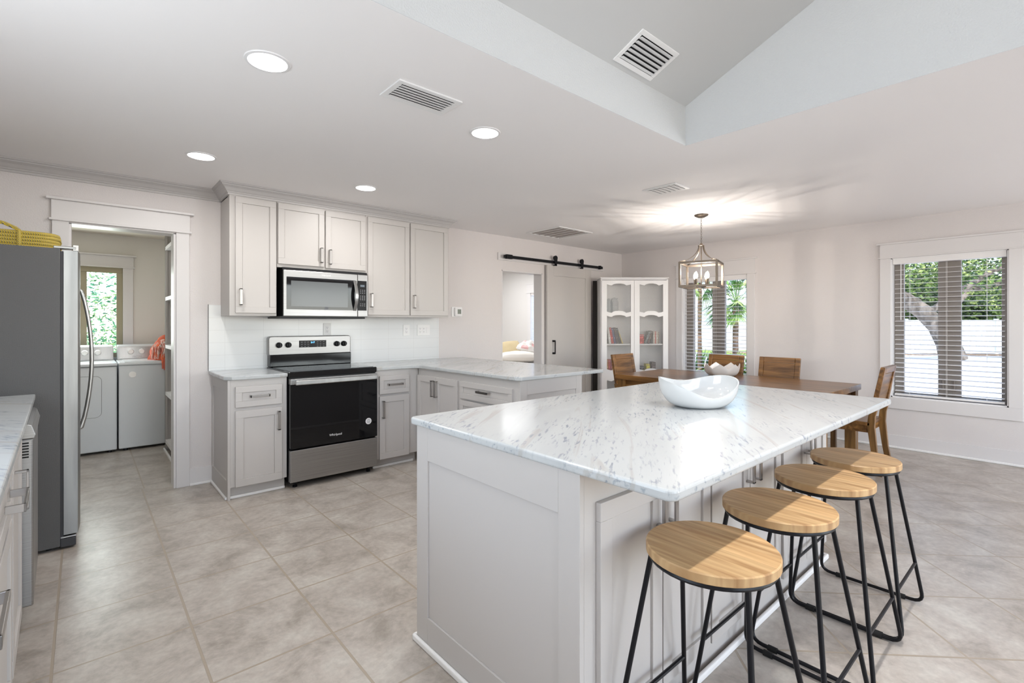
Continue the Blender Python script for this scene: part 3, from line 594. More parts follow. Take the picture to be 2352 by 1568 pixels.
# ---------------------------------------------------------------- bar stools
def make_stool():
    t = thing('bar_stool', '', 'stool')
    MB().lathe([(.176, .673), (.181, .676), (.181, .698), (.178, .7015), (0.001, .702)], n=48).build('seat', m_seatwood, t, smooth=True, loc=(0, .01, 0))
    MB().tube([(.168 * cos(2 * pi * i / 40), .01 + .168 * sin(2 * pi * i / 40), .666) for i in range(40)], .0075, 8, closed=True).build('seat_ring', m_black, t, smooth=True)
    for sx in (-1, 1):
        for sy in (-1, 1):
            top = Vector((sx * .085, .01 + sy * .14, .662)); cor = Vector((sx * .22, sy * .215, .012)); d = (top - cor).normalized(); e = Vector((0, -sy, 0)); r_ = .05
            p = [top] + [cor + d * r_ * 1.0 * (1 - k / 5) ** 2 + e * r_ * (k / 5) ** 2 for k in range(6)] + [cor + e * .2151]
            MB().tube(p, .0078, 10).build('leg', m_black, t, smooth=True)
            MB().tube([cor + e * .07, cor + e * .105], .0115, 10).build('rubber_foot', m_dark, t, smooth=True)
    for sy in (-1, 1):
        k = .30; a = Vector((-.085, .01 + sy * .14, .662)); b = Vector((-.22, sy * .215, .012)); q = b.lerp(a, k)
        MB().tube([q, (-q.x, q.y, q.z)], .0065, 8).build('stretcher', m_black, t, smooth=True)
    return t
st = make_stool()
labs = ['round wooden bar stool with black legs, nearest of the row', 'round wooden bar stool, second from the nearest one', 'round wooden bar stool, third in the row beside the farthest one', 'round wooden bar stool at the far end of the island']
for i, x in enumerate((1.36, 1.85, 2.335, 2.785)):
    o = st if i == 0 else dup(st, (0, 0, 0))
    o.location = (x, .67, 0); o['label'] = labs[i]; o['group'] = 'bar stools along the island'
# ---------------------------------------------------------------- dining table and chairs
t = thing('dining_table', 'long brown wooden dining table with thick plank top', 'table', (5.12, 2.38, 0))
B(-.52, .52, -1.06, 1.06, .705, .76).build('tabletop', m_darkwood_y, t, bev=.004)
MB().box(-.47, .47, -1.0, -.97, .61, .705).box(-.47, .47, .97, 1.0, .61, .705).box(-.47, -.44, -1, 1, .61, .705).box(.44, .47, -1, 1, .61, .705).build('apron', m_darkwood_y, t)
for sx in (-1, 1):
    for sy in (-1, 1): B(sx * .50, sx * .41, sy * 1.04, sy * .95, 0, .705).build('leg', m_darkwood_z, t, bev=.003)
def make_chair():
    t = thing('dining_chair', '', 'chair')   # faces +y, back at y=-.21
    w = .215
    B(-w, w, -.20, .22, .43, .465).build('seat', m_darkwood, t, bev=.008)
    MB().box(-w + .02, w - .02, -.18, -.155, .37, .43).box(-w + .02, w - .02, .17, .195, .37, .43).box(-w + .015, -w + .04, -.18, .19, .37, .43).box(w - .04, w - .015, -.18, .19, .37, .43).build('seat_rail', m_darkwood, t)
    for sx in (-1, 1):
        B(sx * w, sx * (w - .045), .17, .215, 0, .43).build('leg', m_darkwood_z, t, bev=.003)
        prof = [(-.24, 0), (-.205, .2), (-.175, .43), (-.185, .52), (-.205, .60), (-.255, .60), (-.235, .52), (-.23, .43), (-.25, .2), (-.285, 0)]
        MB().prism(prof, sx * (w - .04), sx * w, 'x').build('leg', m_darkwood_z, t, bev=.003)
    bk = MB().prism([(-.205, .60), (-.275, .96), (-.31, .955), (-.245, .60)], -w, -w + .05, 'x').prism([(-.205, .60), (-.275, .96), (-.31, .955), (-.245, .60)], w - .05, w, 'x')
    bk.prism([(-.210, .60), (-.268, .90), (-.290, .895), (-.232, .60)], -w + .05, w - .05, 'x').prism([(-.262, .90), (-.275, .96), (-.31, .955), (-.30, .90)], -w + .05, w - .05, 'x')
    bk.build('backrest', m_darkwood, t, bev=.006)
    return t
ch = make_chair()
for i, (x, y, rz, lb) in enumerate([(5.45, 1.36, 0, 'brown wooden dining chair at the near table end beside the window'), (5.64, 2.16, 90, 'brown wooden dining chair against the blank wall behind the table'), (5.64, 2.77, 90, 'brown wooden dining chair behind the zigzag-rim bowl'), (5.13, 3.44, 180, 'brown wooden dining chair at the far table end in front of the white hutch')]):
    o = ch if i == 0 else dup(ch, (0, 0, 0))
    o.location = (x, y, 0); o.rotation_euler = (0, 0, R(rz)); o['label'] = lb; o['group'] = 'dining chairs'
# ---------------------------------------------------------------- pendant lantern
t = thing('pendant_lantern', 'open square nickel lantern pendant with candle bulbs on a chain', 'chandelier', (4.83, 2.52, 0), R(17))
MB().lathe([(.07, CH), (.066, CH - .012), (.035, CH - .028), (.012, CH - .03)], n=28).build('canopy', m_nickel, t, smooth=True)
chn = MB(); z = CH - .03; k = 0
while z > 2.185:
    pl = [(.006 * cos(a), 0, .012 * sin(a)) for a in [2 * pi * i / 10 for i in range(10)]]
    chn.tube([((p[0], 0, z - .012 + p[2]) if k % 2 else (0, p[0], z - .012 + p[2])) for p in pl], .0016, 5, closed=True); z -= .019; k += 1
chn.build('chain', m_nickel, t, smooth=True)
hw = .178; zt, zb = 1.975, 1.713; pw = .022
cg = MB()
for sx in (-1, 1):
    for sy in (-1, 1): cg.box(sx * hw - pw / 2, sx * hw + pw / 2, sy * hw - pw / 2, sy * hw + pw / 2, zb, zt)
    for zz in (zb, zt - pw): cg.box(sx * hw - pw / 2, sx * hw + pw / 2, -hw, hw, zz, zz + pw).box(-hw, hw, sx * hw - pw / 2, sx * hw + pw / 2, zz, zz + pw)
cg.build('cage', m_nickel, t, bev=.001)
MB().box(-hw, hw, -.012, .012, zb, zb + .006).box(-.012, .012, -hw, hw, zb, zb + .006).lathe([(.03, zb + .006), (.03, zb + .014), (.012, zb + .02)], n=16).build('base_cross', m_nickel, t)
MB().tube([(0, 0, 2.17), (0, 0, zb)], .005, 8).lathe([(.03, 2.145), (.035, 2.15), (.02, 2.158), (.01, 2.175)], n=16).build('stem', m_nickel, t, smooth=True)
for sx in (-1, 1):
    for sy in (-1, 1):
        q = [(sx * (.02 + (hw - .02) * u ** 1.9), sy * (.02 + (hw - .02) * u ** 1.9), 2.15 + (zt - 2.15) * (1 - (1 - u) ** 1.35)) for u in [i / 12 for i in range(13)]]
        am = MB()
        for a, b in zip(q, q[1:]): am.bar(a, b, .013, .004, (sx, sy, 1))
        am.build('arm', m_nickel, t)
for i in range(4):
    a = pi / 4 + i * pi / 2 + .3; bx_, by_ = .078 * cos(a), .078 * sin(a)
    s_ = MB().tube([(0, 0, zb + .012), (bx_ * .6, by_ * .6, zb + .008), (bx_, by_, zb + .02), (bx_, by_, zb + .03)], .0035, 6).lathe([(.011, zb + .03), (.0125, zb + .034), (.0125, zb + .09), (.009, zb + .093)], (bx_, by_, 0), 14).build('candle_socket', m_nickel, t, smooth=True)
    MB().lathe([(.007, zb + .093), (.0145, zb + .108), (.0165, zb + .122), (.013, zb + .14), (.005, zb + .158), (.001, zb + .164)], (bx_, by_, 0), 14).build('bulb', m_bulb, s_, smooth=True)
    wx = 4.83 + .078 * cos(a + R(17)); wy = 2.52 + .078 * sin(a + R(17))
    light('POINT', 'lantern_bulb_light', (wx, wy, zb + .172), 7, (1, .93, .85), .004)
# ---------------------------------------------------------------- recessed lights
def can(x, y, z, tilt, label, lit=True):
    t = thing('recessed_light', label, 'ceiling light', (x, y, z)); t.rotation_euler = (tilt, 0, 0); t['group'] = 'recessed ceiling lights'
    MB().lathe([(.078, 0), (.092, 0), (.090, -.004), (.078, -.006)], n=36, ring=True).build('trim_ring', m_white, t, smooth=True)
    MB().lathe([(.078, -.001), (.078, -.004), (.001, -.0045)], n=36).build('diffuser', m_led, t)
nm = ['recessed LED light nearest the camera, large and bright', 'recessed LED light between the two white ceiling vents', 'recessed LED light in front of the laundry doorway', 'recessed LED light above the upper cabinets']
for (x, y), lb in zip(CANS, nm):
    can(x, y, CH, 0, lb); light('AREA', 'can_light', (x, y, CH - .012), CAN_P, CANW, .15, shape='DISK')
for (x, y) in CANS_VAULT:
    z = 2.70 + SL * (TY + .04 - y); can(x, y, z, math.atan(-SL), 'recessed LED light on the sloped vault above the camera'); light('AREA', 'can_light', (x, y, z - .045), 4.5, CANW, .10, shape='DISK', spread=R(80))
# ---------------------------------------------------------------- vents
def vent(name, label, loc, rot, w, d, nsl, tilt, border=.03, cat='vent', lf=.47, dark=m_dark):
    t = thing(name, label, cat, loc); t.rotation_euler = rot
    MB().box(-w / 2, w / 2, -d / 2, -d / 2 + border, -.008, 0).box(-w / 2, w / 2, d / 2 - border, d / 2, -.008, 0).box(-w / 2, -w / 2 + border, -d / 2 + border, d / 2 - border, -.008, 0).box(w / 2 - border, w / 2, -d / 2 + border, d / 2 - border, -.008, 0).build('frame', m_bwhite, t, bev=.002)
    B(-w / 2 + border, w / 2 - border, -d / 2 + border, d / 2 - border, -.0025, -.001).build('duct', dark, t)
    y0 = -d / 2 + border; dd = (d - 2 * border) / nsl
    for i in range(nsl):
        y = y0 + dd * (i + .5); mb = MB(); hw_ = dd * lf; c_, s_ = cos(tilt), sin(tilt)
        vs = [(x, y + u * c_, -.010 + u * s_ + q) for x in (-w / 2 + border, w / 2 - border) for u, q in ((-hw_, 0), (hw_, 0), (hw_, .0015), (-hw_, .0015))]
        mb.add(vs, [(3, 2, 1, 0), (4, 5, 6, 7), (0, 1, 5, 4), (1, 2, 6, 5), (2, 3, 7, 6), (3, 0, 4, 7)]).build('louver', m_bwhite, t)
    return t
vent('ceiling_vent', 'white rectangular ceiling vent between the big recessed lights', (1.275, 2.137, CH), (0, 0, 0), .355, .205, 6, R(14), lf=.56)
vent('ceiling_vent', 'small flat white ceiling vent near the lantern', (3.68, 2.235, CH), (0, 0, 0), .225, .31, 6, R(6), .025, lf=.5)
m_rg = M('grey_return_filter', srgb(176, 168, 164), .8)
vent('return_grille', 'large square return air grille near the barn door', (4.45, 4.18, CH), (0, 0, R(90)), .57, .60, 5, R(0), .035, dark=m_rg, lf=.06)
vy = 1.49
v_ = vent('ceiling_vent', 'square white vent with dark louvers on the sloped ceiling', (2.265, vy, 2.705 + SL * (TY + .04 - vy) - .003), (math.atan(-SL), 0, R(0)), .345, .20, 6, R(30), .025)
# ---------------------------------------------------------------- blinds
def blind(y0, y1, z0, z1, label, pitch):
    t = thing('window_blind', label, 'blind', (W2 + .045, 0, 0))
    B(-.043, .03, y0 + .015, y1 - .015, z1 - .07, z1 - .008).build('headrail', m_blind, t, bev=.003)
    sl = MB(); z = z0 + .07
    while z < z1 - .085: sl.add([(x, y, z + dz + q) for x, dz in ((-.026, -.0015), (0, .002), (.026, .0035)) for y in (y0 + .03, y1 - .03) for q in (0, .0028)], [(0, 1, 3, 2), (0, 2, 6, 4), (4, 6, 10, 8), (1, 5, 7, 3), (5, 9, 11, 7), (8, 10, 11, 9), (0, 4, 5, 1), (4, 8, 9, 5), (2, 3, 7, 6), (6, 7, 11, 10)]); z += pitch
    sl.build('slats', m_blind, t)
    B(-.03, .03, y0 + .028, y1 - .028, z0 + .022, z0 + .042).build('bottom_rail', m_blind, t, bev=.004)
    L_ = y1 - y0
    cd = MB()
    for f_ in (.17, .5, .83): cd.tube([(-.028, y0 + L_ * f_, z0 + .03), (-.028, y0 + L_ * f_, z1 - .05)], .0011, 5).tube([(.028, y0 + L_ * f_, z0 + .03), (.028, y0 + L_ * f_, z1 - .05)], .0011, 5)
    cd.build('ladder_cord', m_blind, t)
    return t
b = blind(.375, 1.275, .545, 2.05, 'white horizontal blind in the large right-hand window', .05)
MB().tube([(-.04, 1.19, 1.98), (-.042, 1.19, 1.38)], .004, 6).build('tilt_wand', m_blind, b)
blind(2.80, 3.73, .545, 2.0, 'white horizontal blind in the window behind the dining chairs', .05)
bb = thing('window_blind', 'white blind glimpsed in the bright bedroom window', 'blind', (6.93, 0, 0))
sl = MB()
for i in range(30): sl.box(-.024, .02, 6.32, 7.25, .62 + i * .044, .623 + i * .044)
sl.build('slats', m_blind, bb); B(-.04, .02, 6.31, 7.26, 1.92, 1.97).build('headrail', m_blind, bb)
# ---------------------------------------------------------------- white hutch
HX, HY, HR = 6.024, 4.159, -R(90 - 48.716)
def hl(x, y): return (HX + x * cos(HR) - y * sin(HR), HY + x * sin(HR) + y * cos(HR))
t = thing('hutch', 'white painted corner hutch with wire mesh doors and scalloped rails', 'cabinet', (HX, HY, 0), HR)
hw, hd, hh = .492, .295, 2.0
MB().box(-hw, -hw + .02, .02, hd, 0, hh).box(hw - .02, hw, .02, hd, 0, hh).box(-hw, hw, hd - .012, hd, 0, hh).box(-hw, hw, .02, hd, hh - .02, hh).box(-hw, hw, .02, hd, 0, .08).build('body', m_white, t, bev=.002)
B(-hw - .006, hw + .006, -.004, hd, hh, hh + .012).build('top', m_white, t, bev=.003)
for z in (.62, 1.045, 1.49): B(-hw + .02, hw - .02, .03, hd - .012, z - .018, z).build('shelf', m_white, t)
def prof(x0, x1, z, up=1, n=24):
    o = []
    for i in range(n + 1):
        u = i / n
        if u < .25: dz = .018 * (1 - sin(u / .25 * pi / 2))
        elif u > .75: dz = .018 * (1 - sin((1 - u) / .25 * pi / 2))
        else: dz = .014 + .016 * sin((u - .25) / .5 * pi) ** .7
        o.append((x0 + (x1 - x0) * u, z + dz))
    return o
for side, (a0, a1, o0, o1) in enumerate([(-hw + .012, -.008, -.404, -.056), (-.004, hw - .012, .071, .412)]):
    dz0, dz1 = .06, hh - .03
    mb = MB().box(a0, o0, 0, .02, dz0, dz1).box(o1, a1, 0, .02, dz0, dz1)
    mb.prism([(o0, dz1)] + prof(o0, o1, 1.893)[0:] + [(o1, dz1)], 0, .02, 'y')
    for zt_, zb_ in ((1.497, 1.435), (.66, .50)): mb.prism(prof(o0, o1, zt_) + prof(o0, o1, zb_)[::-1], 0, .02, 'y')
    mb.box(o0, o1, 0, .02, dz0, .14)
    d = mb.build('door', m_white, t)
    MB().add([(o0, .016, .14), (o1, .016, .14), (o1, .016, 1.93), (o0, .016, 1.93)], [(0, 1, 2, 3)]).build('wire_mesh', m_wire, d)
    hxx = a1 - .03 if side else a0 + .03
    hg = MB()
    for zz in (1.80, 1.03): hg.box(hxx - .006, hxx + .006, -.004, 0, zz - .04, zz + .04)
    hg.build('hinge', m_white, d)
    if side: MB().lathe([(.004, -.002), (.004, 0)], (hxx, 0, 1.03), 8, 'y').build('keyhole', m_dark, d)
B(-.030, .030, -.008, .008, 0, 1.985).build('dark_strip', M('dark_brown_strip', srgb(44, 38, 36), .8), loc=(*hl(-.530, .287), 0), rz=HR, label='dark narrow strip standing between the hutch and the barn door', cat='board')  # thin dark upright box in the gap beside the hutch
bookn = 0
def book(lx, z, w, h, tilt, col, label, d=.15, ly=.06):
    x, y = hl(lx, ly)
    cm = M('book_cover', srgb(*col), .6, noise=((40, 40, 30), tuple(min(1, c * 2.2 + .08) for c in srgb(*col)), .55, .6))
    # tilt about the lower edge, leaning sideways
    mb = MB().box(0, w, 0, d, 0, h)
    o = mb.build('cover', cm, None); root = thing('book', label, 'book', (x, y, z + max(0, math.sin(-tilt)) * 0), 0, 'books on the hutch shelves')
    root.rotation_euler = Matrix.Rotation(HR, 3, 'Z').to_euler()
    o.parent = root; o.rotation_euler = (0, tilt, 0); o.location = (0, 0, (w * sin(tilt) if tilt > 0 else 0))
    p_ = B(.002, w - .002, -.001, .001, h - .02, h - .017).build('spine_band', m_cer2, o); 
    return root
s1 = 1.046
cols = [((40, 36, 34), 'dark thin book at the left end of the upper shelf'), ((226, 222, 216), 'white-spined book near the left end of the leaning row'), ((178, 48, 40), 'bright red book in the leaning row'), ((60, 58, 96), 'navy book in the leaning row'), ((66, 44, 40), 'dark brown book in the leaning row'), ((44, 40, 36), 'black and gold book in the leaning row'), ((212, 190, 120), 'slim cream book leaning at the right end of the row')]
xx = -.40; 
for i, (c_, lb) in enumerate(cols):
    tl = -R([2, 7, 10, 12, 13, 15, 20][i]); wd = [.03, .034, .034, .03, .034, .034, .016][i]
    bk_ = book(xx + .0, s1, wd, [.235, .235, .235, .23, .235, .23, .20][i], tl, c_, lb); xx += wd + .006
    bk_.location.z = s1 + .0
book(.075, s1, .085, .135, 0, (196, 70, 62), 'red square book standing face-out on the right upper shelf', d=.02, ly=.10)
xx = .185
for i, (c_, wd, h_, tl, lb) in enumerate([((112, 116, 112), .03, .19, 22, 'grey-green book leaning right beside the red square book'), ((92, 70, 60), .03, .19, 18, 'brown book leaning on the upright pale books'), ((206, 198, 184), .022, .18, 0, 'cream upright book, first of the pale row'), ((186, 96, 84), .016, .18, 0, 'thin coral upright book among the pale row'), ((198, 190, 176), .024, .18, 0, 'beige upright book, widest of the pale row'), ((148, 134, 120), .016, .17, 0, 'taupe upright book at the right end of the shelf')]):
    book(xx if tl == 0 else xx - .03, s1, wd, h_, R(tl), c_, lb); xx += wd + (.012 if tl else .002) 
    if i == 1: xx += .018
s0 = .621
xx = -.40
for i, (c_, lb) in enumerate([((196, 128, 60), 'orange book at the left end of the lower shelf'), ((188, 52, 44), 'red book on the lower shelf left of the wooden chair'), ((150, 40, 38), 'dark red book on the lower shelf'), ((218, 170, 50), 'yellow book on the lower shelf by the wooden chair')]):
    book(xx, s0, .026, .19, 0, c_, lb); xx += .029
book(.078, s0, .10, .045, 0, (206, 190, 90), 'pale yellow book lying flat on the lower shelf', d=.14)
book(.078, s0 + .046, .075, .05, 0, (58, 56, 54), 'black book lying on top of the pale yellow one', d=.14)
book(.182, s0, .055, .125, 0, (206, 190, 40), 'bright yellow book on the lower right shelf', d=.12)
book(.262, s0, .06, .155, 0, (92, 76, 72), 'dark grey-brown book at the right end of the lower shelf', d=.12)
for lx, ly, h_, lb in ((-.27, .12, .235, 'tall clear glass jar with lid, right one in the hutch'), (-.345, .16, .22, 'clear glass jar with lid, left one partly behind the taller jar')):
    x, y = hl(lx, ly); j = thing('glass_jar', lb, 'jar', (x, y, 1.491), 0, 'glass jars in the hutch'); R_ = .058
    MB().lathe([(R_ - .006, 0), (R_, .01), (R_, h_ * .72), (R_ * .72, h_ * .84), (R_ * .72, h_ * .9)], n=24).build('body', m_jar, j, smooth=True)
    MB().lathe([(R_ * .86, h_ * .905), (R_ * .86, h_ * .95), (R_ * .3, h_ * .97), (.012, h_)], n=24).build('lid', m_jar, j, smooth=True)
# ---------------------------------------------------------------- fridge
FX0, FX1, FY0, FY1 = -.86, -.10, 3.935, 4.775
t = thing('refrigerator', 'tall stainless side-by-side refrigerator with grey side panel', 'refrigerator', (0, 0, 0))
B(FX0, FX1, FY0, FY1, .02, 1.785).build('body', m_fridge, t, bev=.004)
MB().box(FX1, -.086, FY0 + .008, FY1 - .008, .06, 1.77).build('gasket', m_gasket, t)
for (y0, y1, hy) in ((FY0, 4.352, 4.31), (4.358, FY1, 4.40)):
    # slightly bowed door
    n_ = 8; poly = [(-.085, y0), (-.085, y1)] + [(-.022 + .010 * sin(pi * k / n_), y1 + (y0 - y1) * k / n_) for k in range(n_ + 1)]
    d = MB().prism(poly, .085, 1.775, 'z').build('door', m_doorsteel, t, smooth=True)
    q = [(-.014, hy, 1.56)] + [(-.006 + .052 * sin(pi * k / 14) ** .8, hy, 1.555 - .90 * k / 14) for k in range(15)] + [(-.014, hy, .65)]
    MB().tube(q, .011, 10).build('handle', m_steel2, d, smooth=True)
MB().box(-.13, -.03, FY0 + .002, FY0 + .06, 1.785, 1.80).build('hinge_cover', m_steel, t, bev=.003); B(-.045, -.018, FY0 + .004, FY0 + .03, 1.776, 1.812).build('hinge_bracket', m_pull, t, bev=.002)
B(-.10, -.03, FY0 + .004, FY1 - .004, .012, .062).build('base_grille', m_gasket, t, bev=.004)
B(-.098, -.03, FY0 + .006, FY0 + .04, .066, .074).build('lower_hinge', m_steel2, t)
for y in (FY0 + .06, FY1 - .06): MB().lathe([(.016, 0), (.016, .02)], (-.15, y, 0), 10).build('foot', m_black, t)
# basket on the fridge
t = thing('rope_basket', 'shallow yellow and grey coiled rope basket with arched handle on top of the fridge', 'basket', (-.46, 4.22, 1.786))
bk = MB()
for k in range(5): bk.tube([(x, y, .011 + k * .0195) for x, y in rrect(-.345 + .004 * (k % 2), .345 + .003 * (k % 2), -.17, .17, .09, 8)], .0112, 8, closed=True)
bk.build('coils', m_rope, t, smooth=True)
bb_ = MB()
for k in range(7): bb_.tube([(x, y, .011) for x, y in rrect(-.325 + .022 * k, .325 - .022 * k, -.15 + .02 * k, .15 - .02 * k, .02, 4)], .011, 6, closed=True)
bb_.build('base', m_rope, t, smooth=True)
MB().tube([(.18, -.178, .0), (.18, -.182, .05), (.18, -.178, .10), (.165, -.172, .112), (.12, -.165, .135), (.04, -.155, .158), (-.06, -.15, .172), (-.16, -.155, .16), (-.2, -.172, .11), (-.2, -.182, .05), (-.2, -.178, 0)], .010, 8).build('handle', m_rope, t, smooth=True)
# ---------------------------------------------------------------- left counter run (very slightly skewed to the room)
LR = R(90 + 1.48)
def lw(lx, ly):   # local: x along the run towards the fridge, y back into the wall
    return (-.172 + lx * cos(LR) - ly * sin(LR), 2.72 + lx * sin(LR) + ly * cos(LR))
def lthing(name, label, cat, lx): x, y = lw(lx, 0); return thing(name, label, cat, (x, y, 0), LR)
x_, y_ = lw(0, 0)
MB().prism([(-1.75, .62), (-1.75, -.0), (1.16, -.0), (1.16, .62)], CTZ - .03, CTZ).build('countertop', m_marble, loc=(x_, y_, 0), rz=LR, bev=.007, seg=3, label='white marble countertop beside the fridge at the left edge', cat='countertop')
FO = .035
m_cab2 = m_cab
c = lthing('base_cabinet', 'base cabinet with vertical door pull next to the dishwasher', 'cabinet', -.36)
B(0, .578, FO, .62, .10, SB - .001).box(0, .578, FO + .07, .62, 0, .10).build('body', m_cab, c)
d = door_mb(.52, .76, rail=.06).build('door', m_cab, c, (.03, FO, .12), bev=.002); pull(d, .14, True, .06, .63, so=.036)
c = lthing('base_cabinet', 'nearest left-hand base cabinet with one wide horizontal drawer pull', 'cabinet', -1.75)
B(0, 1.387, FO, .62, .10, SB - .001).box(0, 1.387, FO + .07, .62, 0, .10).build('body', m_cab, c)
for x, dw, ph in ((.03, .58, .29), (.62, .74, .53)):
    d = door_mb(dw, .165, rail=.05).build('drawer', m_cab, c, (x, FO, .71), bev=.002); pull(d, .20, False, ph, .09, so=.045, w=.024)
d = door_mb(.58, .57, rail=.06).build('door', m_cab, c, (.03, FO, .12), bev=.002); pull(d, .15, True, .05, .46, so=.04, w=.02)
door_mb(.74, .57, rail=.06).build('door', m_cab, c, (.62, FO, .12), bev=.002)
c = lthing('base_cabinet', 'slim filler cabinet between the dishwasher and the fridge', 'cabinet', .835)
B(0, .325, FO, .62, 0, SB - .001).build('body', m_cab, c)
t = lthing('dishwasher', 'stainless dishwasher under the left counter', 'dishwasher', .225)
B(.003, .603, FO + .02, .61, .09, SB - .003).build('tub', m_gasket, t)
B(.02, .58, FO + .07, .60, .0, .09).build('toe_panel', m_dark, t)
dd = B(0, .605, -.018, FO + .02, .125, .845).build('door', m_steel, t, bev=.006)
MB().prism([(FO + .02, .845), (-.022, .845), (-.026, .86), (-.014, .90), (.0, .908), (FO + .02, .908)], 0, .605, 'x').build('control_panel', m_steel, t, bev=.003)
vt = MB()
for i in range(6): vt.box(-.001, .0005, -.004, .024, .765 + i * .012, .771 + i * .012)
vt.build('vent_slots', m_dark, dd)
# ---------------------------------------------------------------- laundry
def laundry(name, x0, label, washer):
    t = thing(name, label, 'washer' if washer else 'dryer', (x0, 6.56, 0)); w = .685
    B(0, w, 0, .68, .025, .90).build('cabinet', m_enamel, t, bev=.012, seg=3)
    B(-.002, w + .002, -.012, .60, .90, .93).build('top', m_enamel, t, bev=.008, seg=3)
    if washer:
        B(.05, w - .05, .02, .50, .93, .937).build('lid', m_enamel, t, bev=.004)
        MB().lathe([(.032, -.003), (.032, 0)], (.115, 0, .80), 24, 'y').build('round_badge', m_pull, t)
        b_ = B(w - .20, w - .13, -.003, 0, .835, .85).build('badge', m_dgrey, t)
    else:
        fr = rrect(.09, .56, .38, .80, .05)
        dm = MB().tube([(x, -.001, z) for x, z in fr], .0028, 5, closed=True).build('door_seam', m_dgrey, t)
        MB().prism(fr, -.004, 0, 'y').build('door', m_enamel, t)
        B(.0, w, -.013, -.011, .893, .897).build('seam', m_dgrey, t)
    pn = MB().prism([(.53, .93), (.56, 1.085), (.60, 1.10), (.66, 1.10), (.67, .93)], .01, w - .01, 'x').build('console', m_enamel, t, bev=.01, seg=3)
    MB().prism([(.528, .945), (.556, 1.075), (.562, 1.075), (.534, .945)], .03, w - .03, 'x').build('console_face', m_steel2, pn)
    for kx in ((.13, .23) if washer else (.43, .54)): MB().lathe([(.03, .545), (.03, .535), (.024, .512)], (kx, 0, 1.02), 20, 'y').build('knob', m_bwhite, pn, smooth=True)
    if washer: text('lettering', 'MAYTAG', .02, m_dgrey, pn, (.19, .532, .963), (R(78), 0, 0))
    for fx in (.06, w - .06): MB().lathe([(.02, 0), (.02, .03)], (fx, .05, 0), 10).build('foot', m_black, t)
laundry('clothes_dryer', -.415, 'white clothes dryer with outlined front door, left of the washer', False)
laundry('washing_machine', .283, 'white top-load washing machine holding an orange throw', True)
t = thing('linen_shelf', 'white built-in shelf tower inside the laundry doorway', 'shelf', (.655, 5.08, 0))
mb = MB().box(.40, .42, 0, 1.24, 0, 2.30).box(0, .42, 1.22, 1.24, 0, 2.30).box(0, .42, 0, .02, 0, 2.30).box(0, .02, 0, .05, 0, 2.30).box(0, .02, 1.21, 1.24, 0, 2.30)
mb.build('frame', m_cab, t)
for z in (.10, .605, 1.10, 1.60, 2.13): B(0, .40, .02, 1.22, z - .018, z + .018).build('shelf', m_white, t)
B(-.016, 0, 0, 1.24, 0, .03).build('shoe_molding', m_shoe, t, bev=.006)
# orange throw with fringe
t = thing('throw_blanket', 'orange coral fringed throw bunched on the washing machine', 'blanket', (.76, 6.78, .938))
mb = MB(); n, m = 40, 20; vs = []
for j in range(m + 1):
    ph = j / m * pi / 2
    for i in range(n):
        a = 2 * pi * i / n; r_ = (1 + .12 * sin(5 * a + 3 * ph) + .07 * sin(11 * a - ph * 6)) * cos(ph) ** .75
        vs.append((.19 * r_ * cos(a), .21 * r_ * sin(a), .27 * sin(ph) * (1 + .05 * sin(7 * a))))
mb.add(vs, [(j * n + i, j * n + (i + 1) % n, (j + 1) * n + (i + 1) % n, (j + 1) * n + i) for j in range(m) for i in range(n)])
mb.build('folds', m_throw, t, smooth=True)
fg = MB()
for i in range(240):
    a = R(random.uniform(190, 310)); r0 = random.uniform(.6, 1.02); x = .19 * r0 * cos(a); y = .21 * r0 * sin(a) - .01; z = .20 * (1.05 - r0) + .10
    dx = random.uniform(-.03, .02)
    fg.tube([(x, y, z + .04), (x + dx * .4, y - .02, z + .01), (x + dx, y - .03, max(.012, z - .10))], .0045, 5)
fp = MB()
for k in range(7): fp.tube([(-.10 + k * .018, -.10, .10), (-.10 + k * .018, -.20, .05), (-.10 + k * .018, -.245, .0), (-.098 + k * .018, -.252, -.09 - .015 * (k % 3))], .013, 8)
fp.build('hanging_end', m_throw, t, smooth=True)
fo = fg.build('fringe', m_fringe, t, smooth=True, kind='stuff')
# ---------------------------------------------------------------- bedroom
t = thing('bed', 'bed with white sheet seen past the barn door', 'bed', (5.85, 6.5, 0))
B(-.95, .98, -.75, .75, .15, .42).build('base', m_tanfab, t, bev=.03)
B(-.97, 1.0, -.77, .77, .42, .68).build('mattress', m_linen, t, bev=.06, seg=4)
def pillow(name, loc, sx, sy, sz, rot, mat, label, cat, seed=1, wr=.05):
    mb = MB(); n = 28; rnd = random.Random(seed); ph = [rnd.uniform(0, 6) for _ in range(6)]; vs = []; fs = []
    for s_ in (1, -1):
        for j in range(n + 1):
            for i in range(n + 1):
                u, v = i / n * 2 - 1, j / n * 2 - 1
                e = ((1 - abs(u) ** 2.6) * (1 - abs(v) ** 2.6)) ** .42
                p = 1 - .10 * (1 - abs(abs(u) - abs(v)))
                q = 1 + wr * (sin(7 * u + ph[0] + 3 * v) + .7 * sin(9 * v + ph[1] - 4 * u) + .5 * sin(17 * u * v + ph[2]))
                vs.append((sx * u * p, sy * v * p, s_ * sz * e * q))
    for k in range(2):
        b = k * (n + 1) ** 2; fs += [(b + j * (n + 1) + i, b + j * (n + 1) + i + 1, b + (j + 1) * (n + 1) + i + 1, b + (j + 1) * (n + 1) + i) for j in range(n) for i in range(n)]
    o = mb.add(vs, fs).build(name, mat, loc=loc, smooth=True, label=label, cat=cat); o.rotation_euler = rot; return o
pillow('pillow', (5.62, 6.20, .775), .36, .26, .095, (0, 0, R(-40)), m_linen, 'plump white pillow lying on the bed', 'pillow', 3, .03)
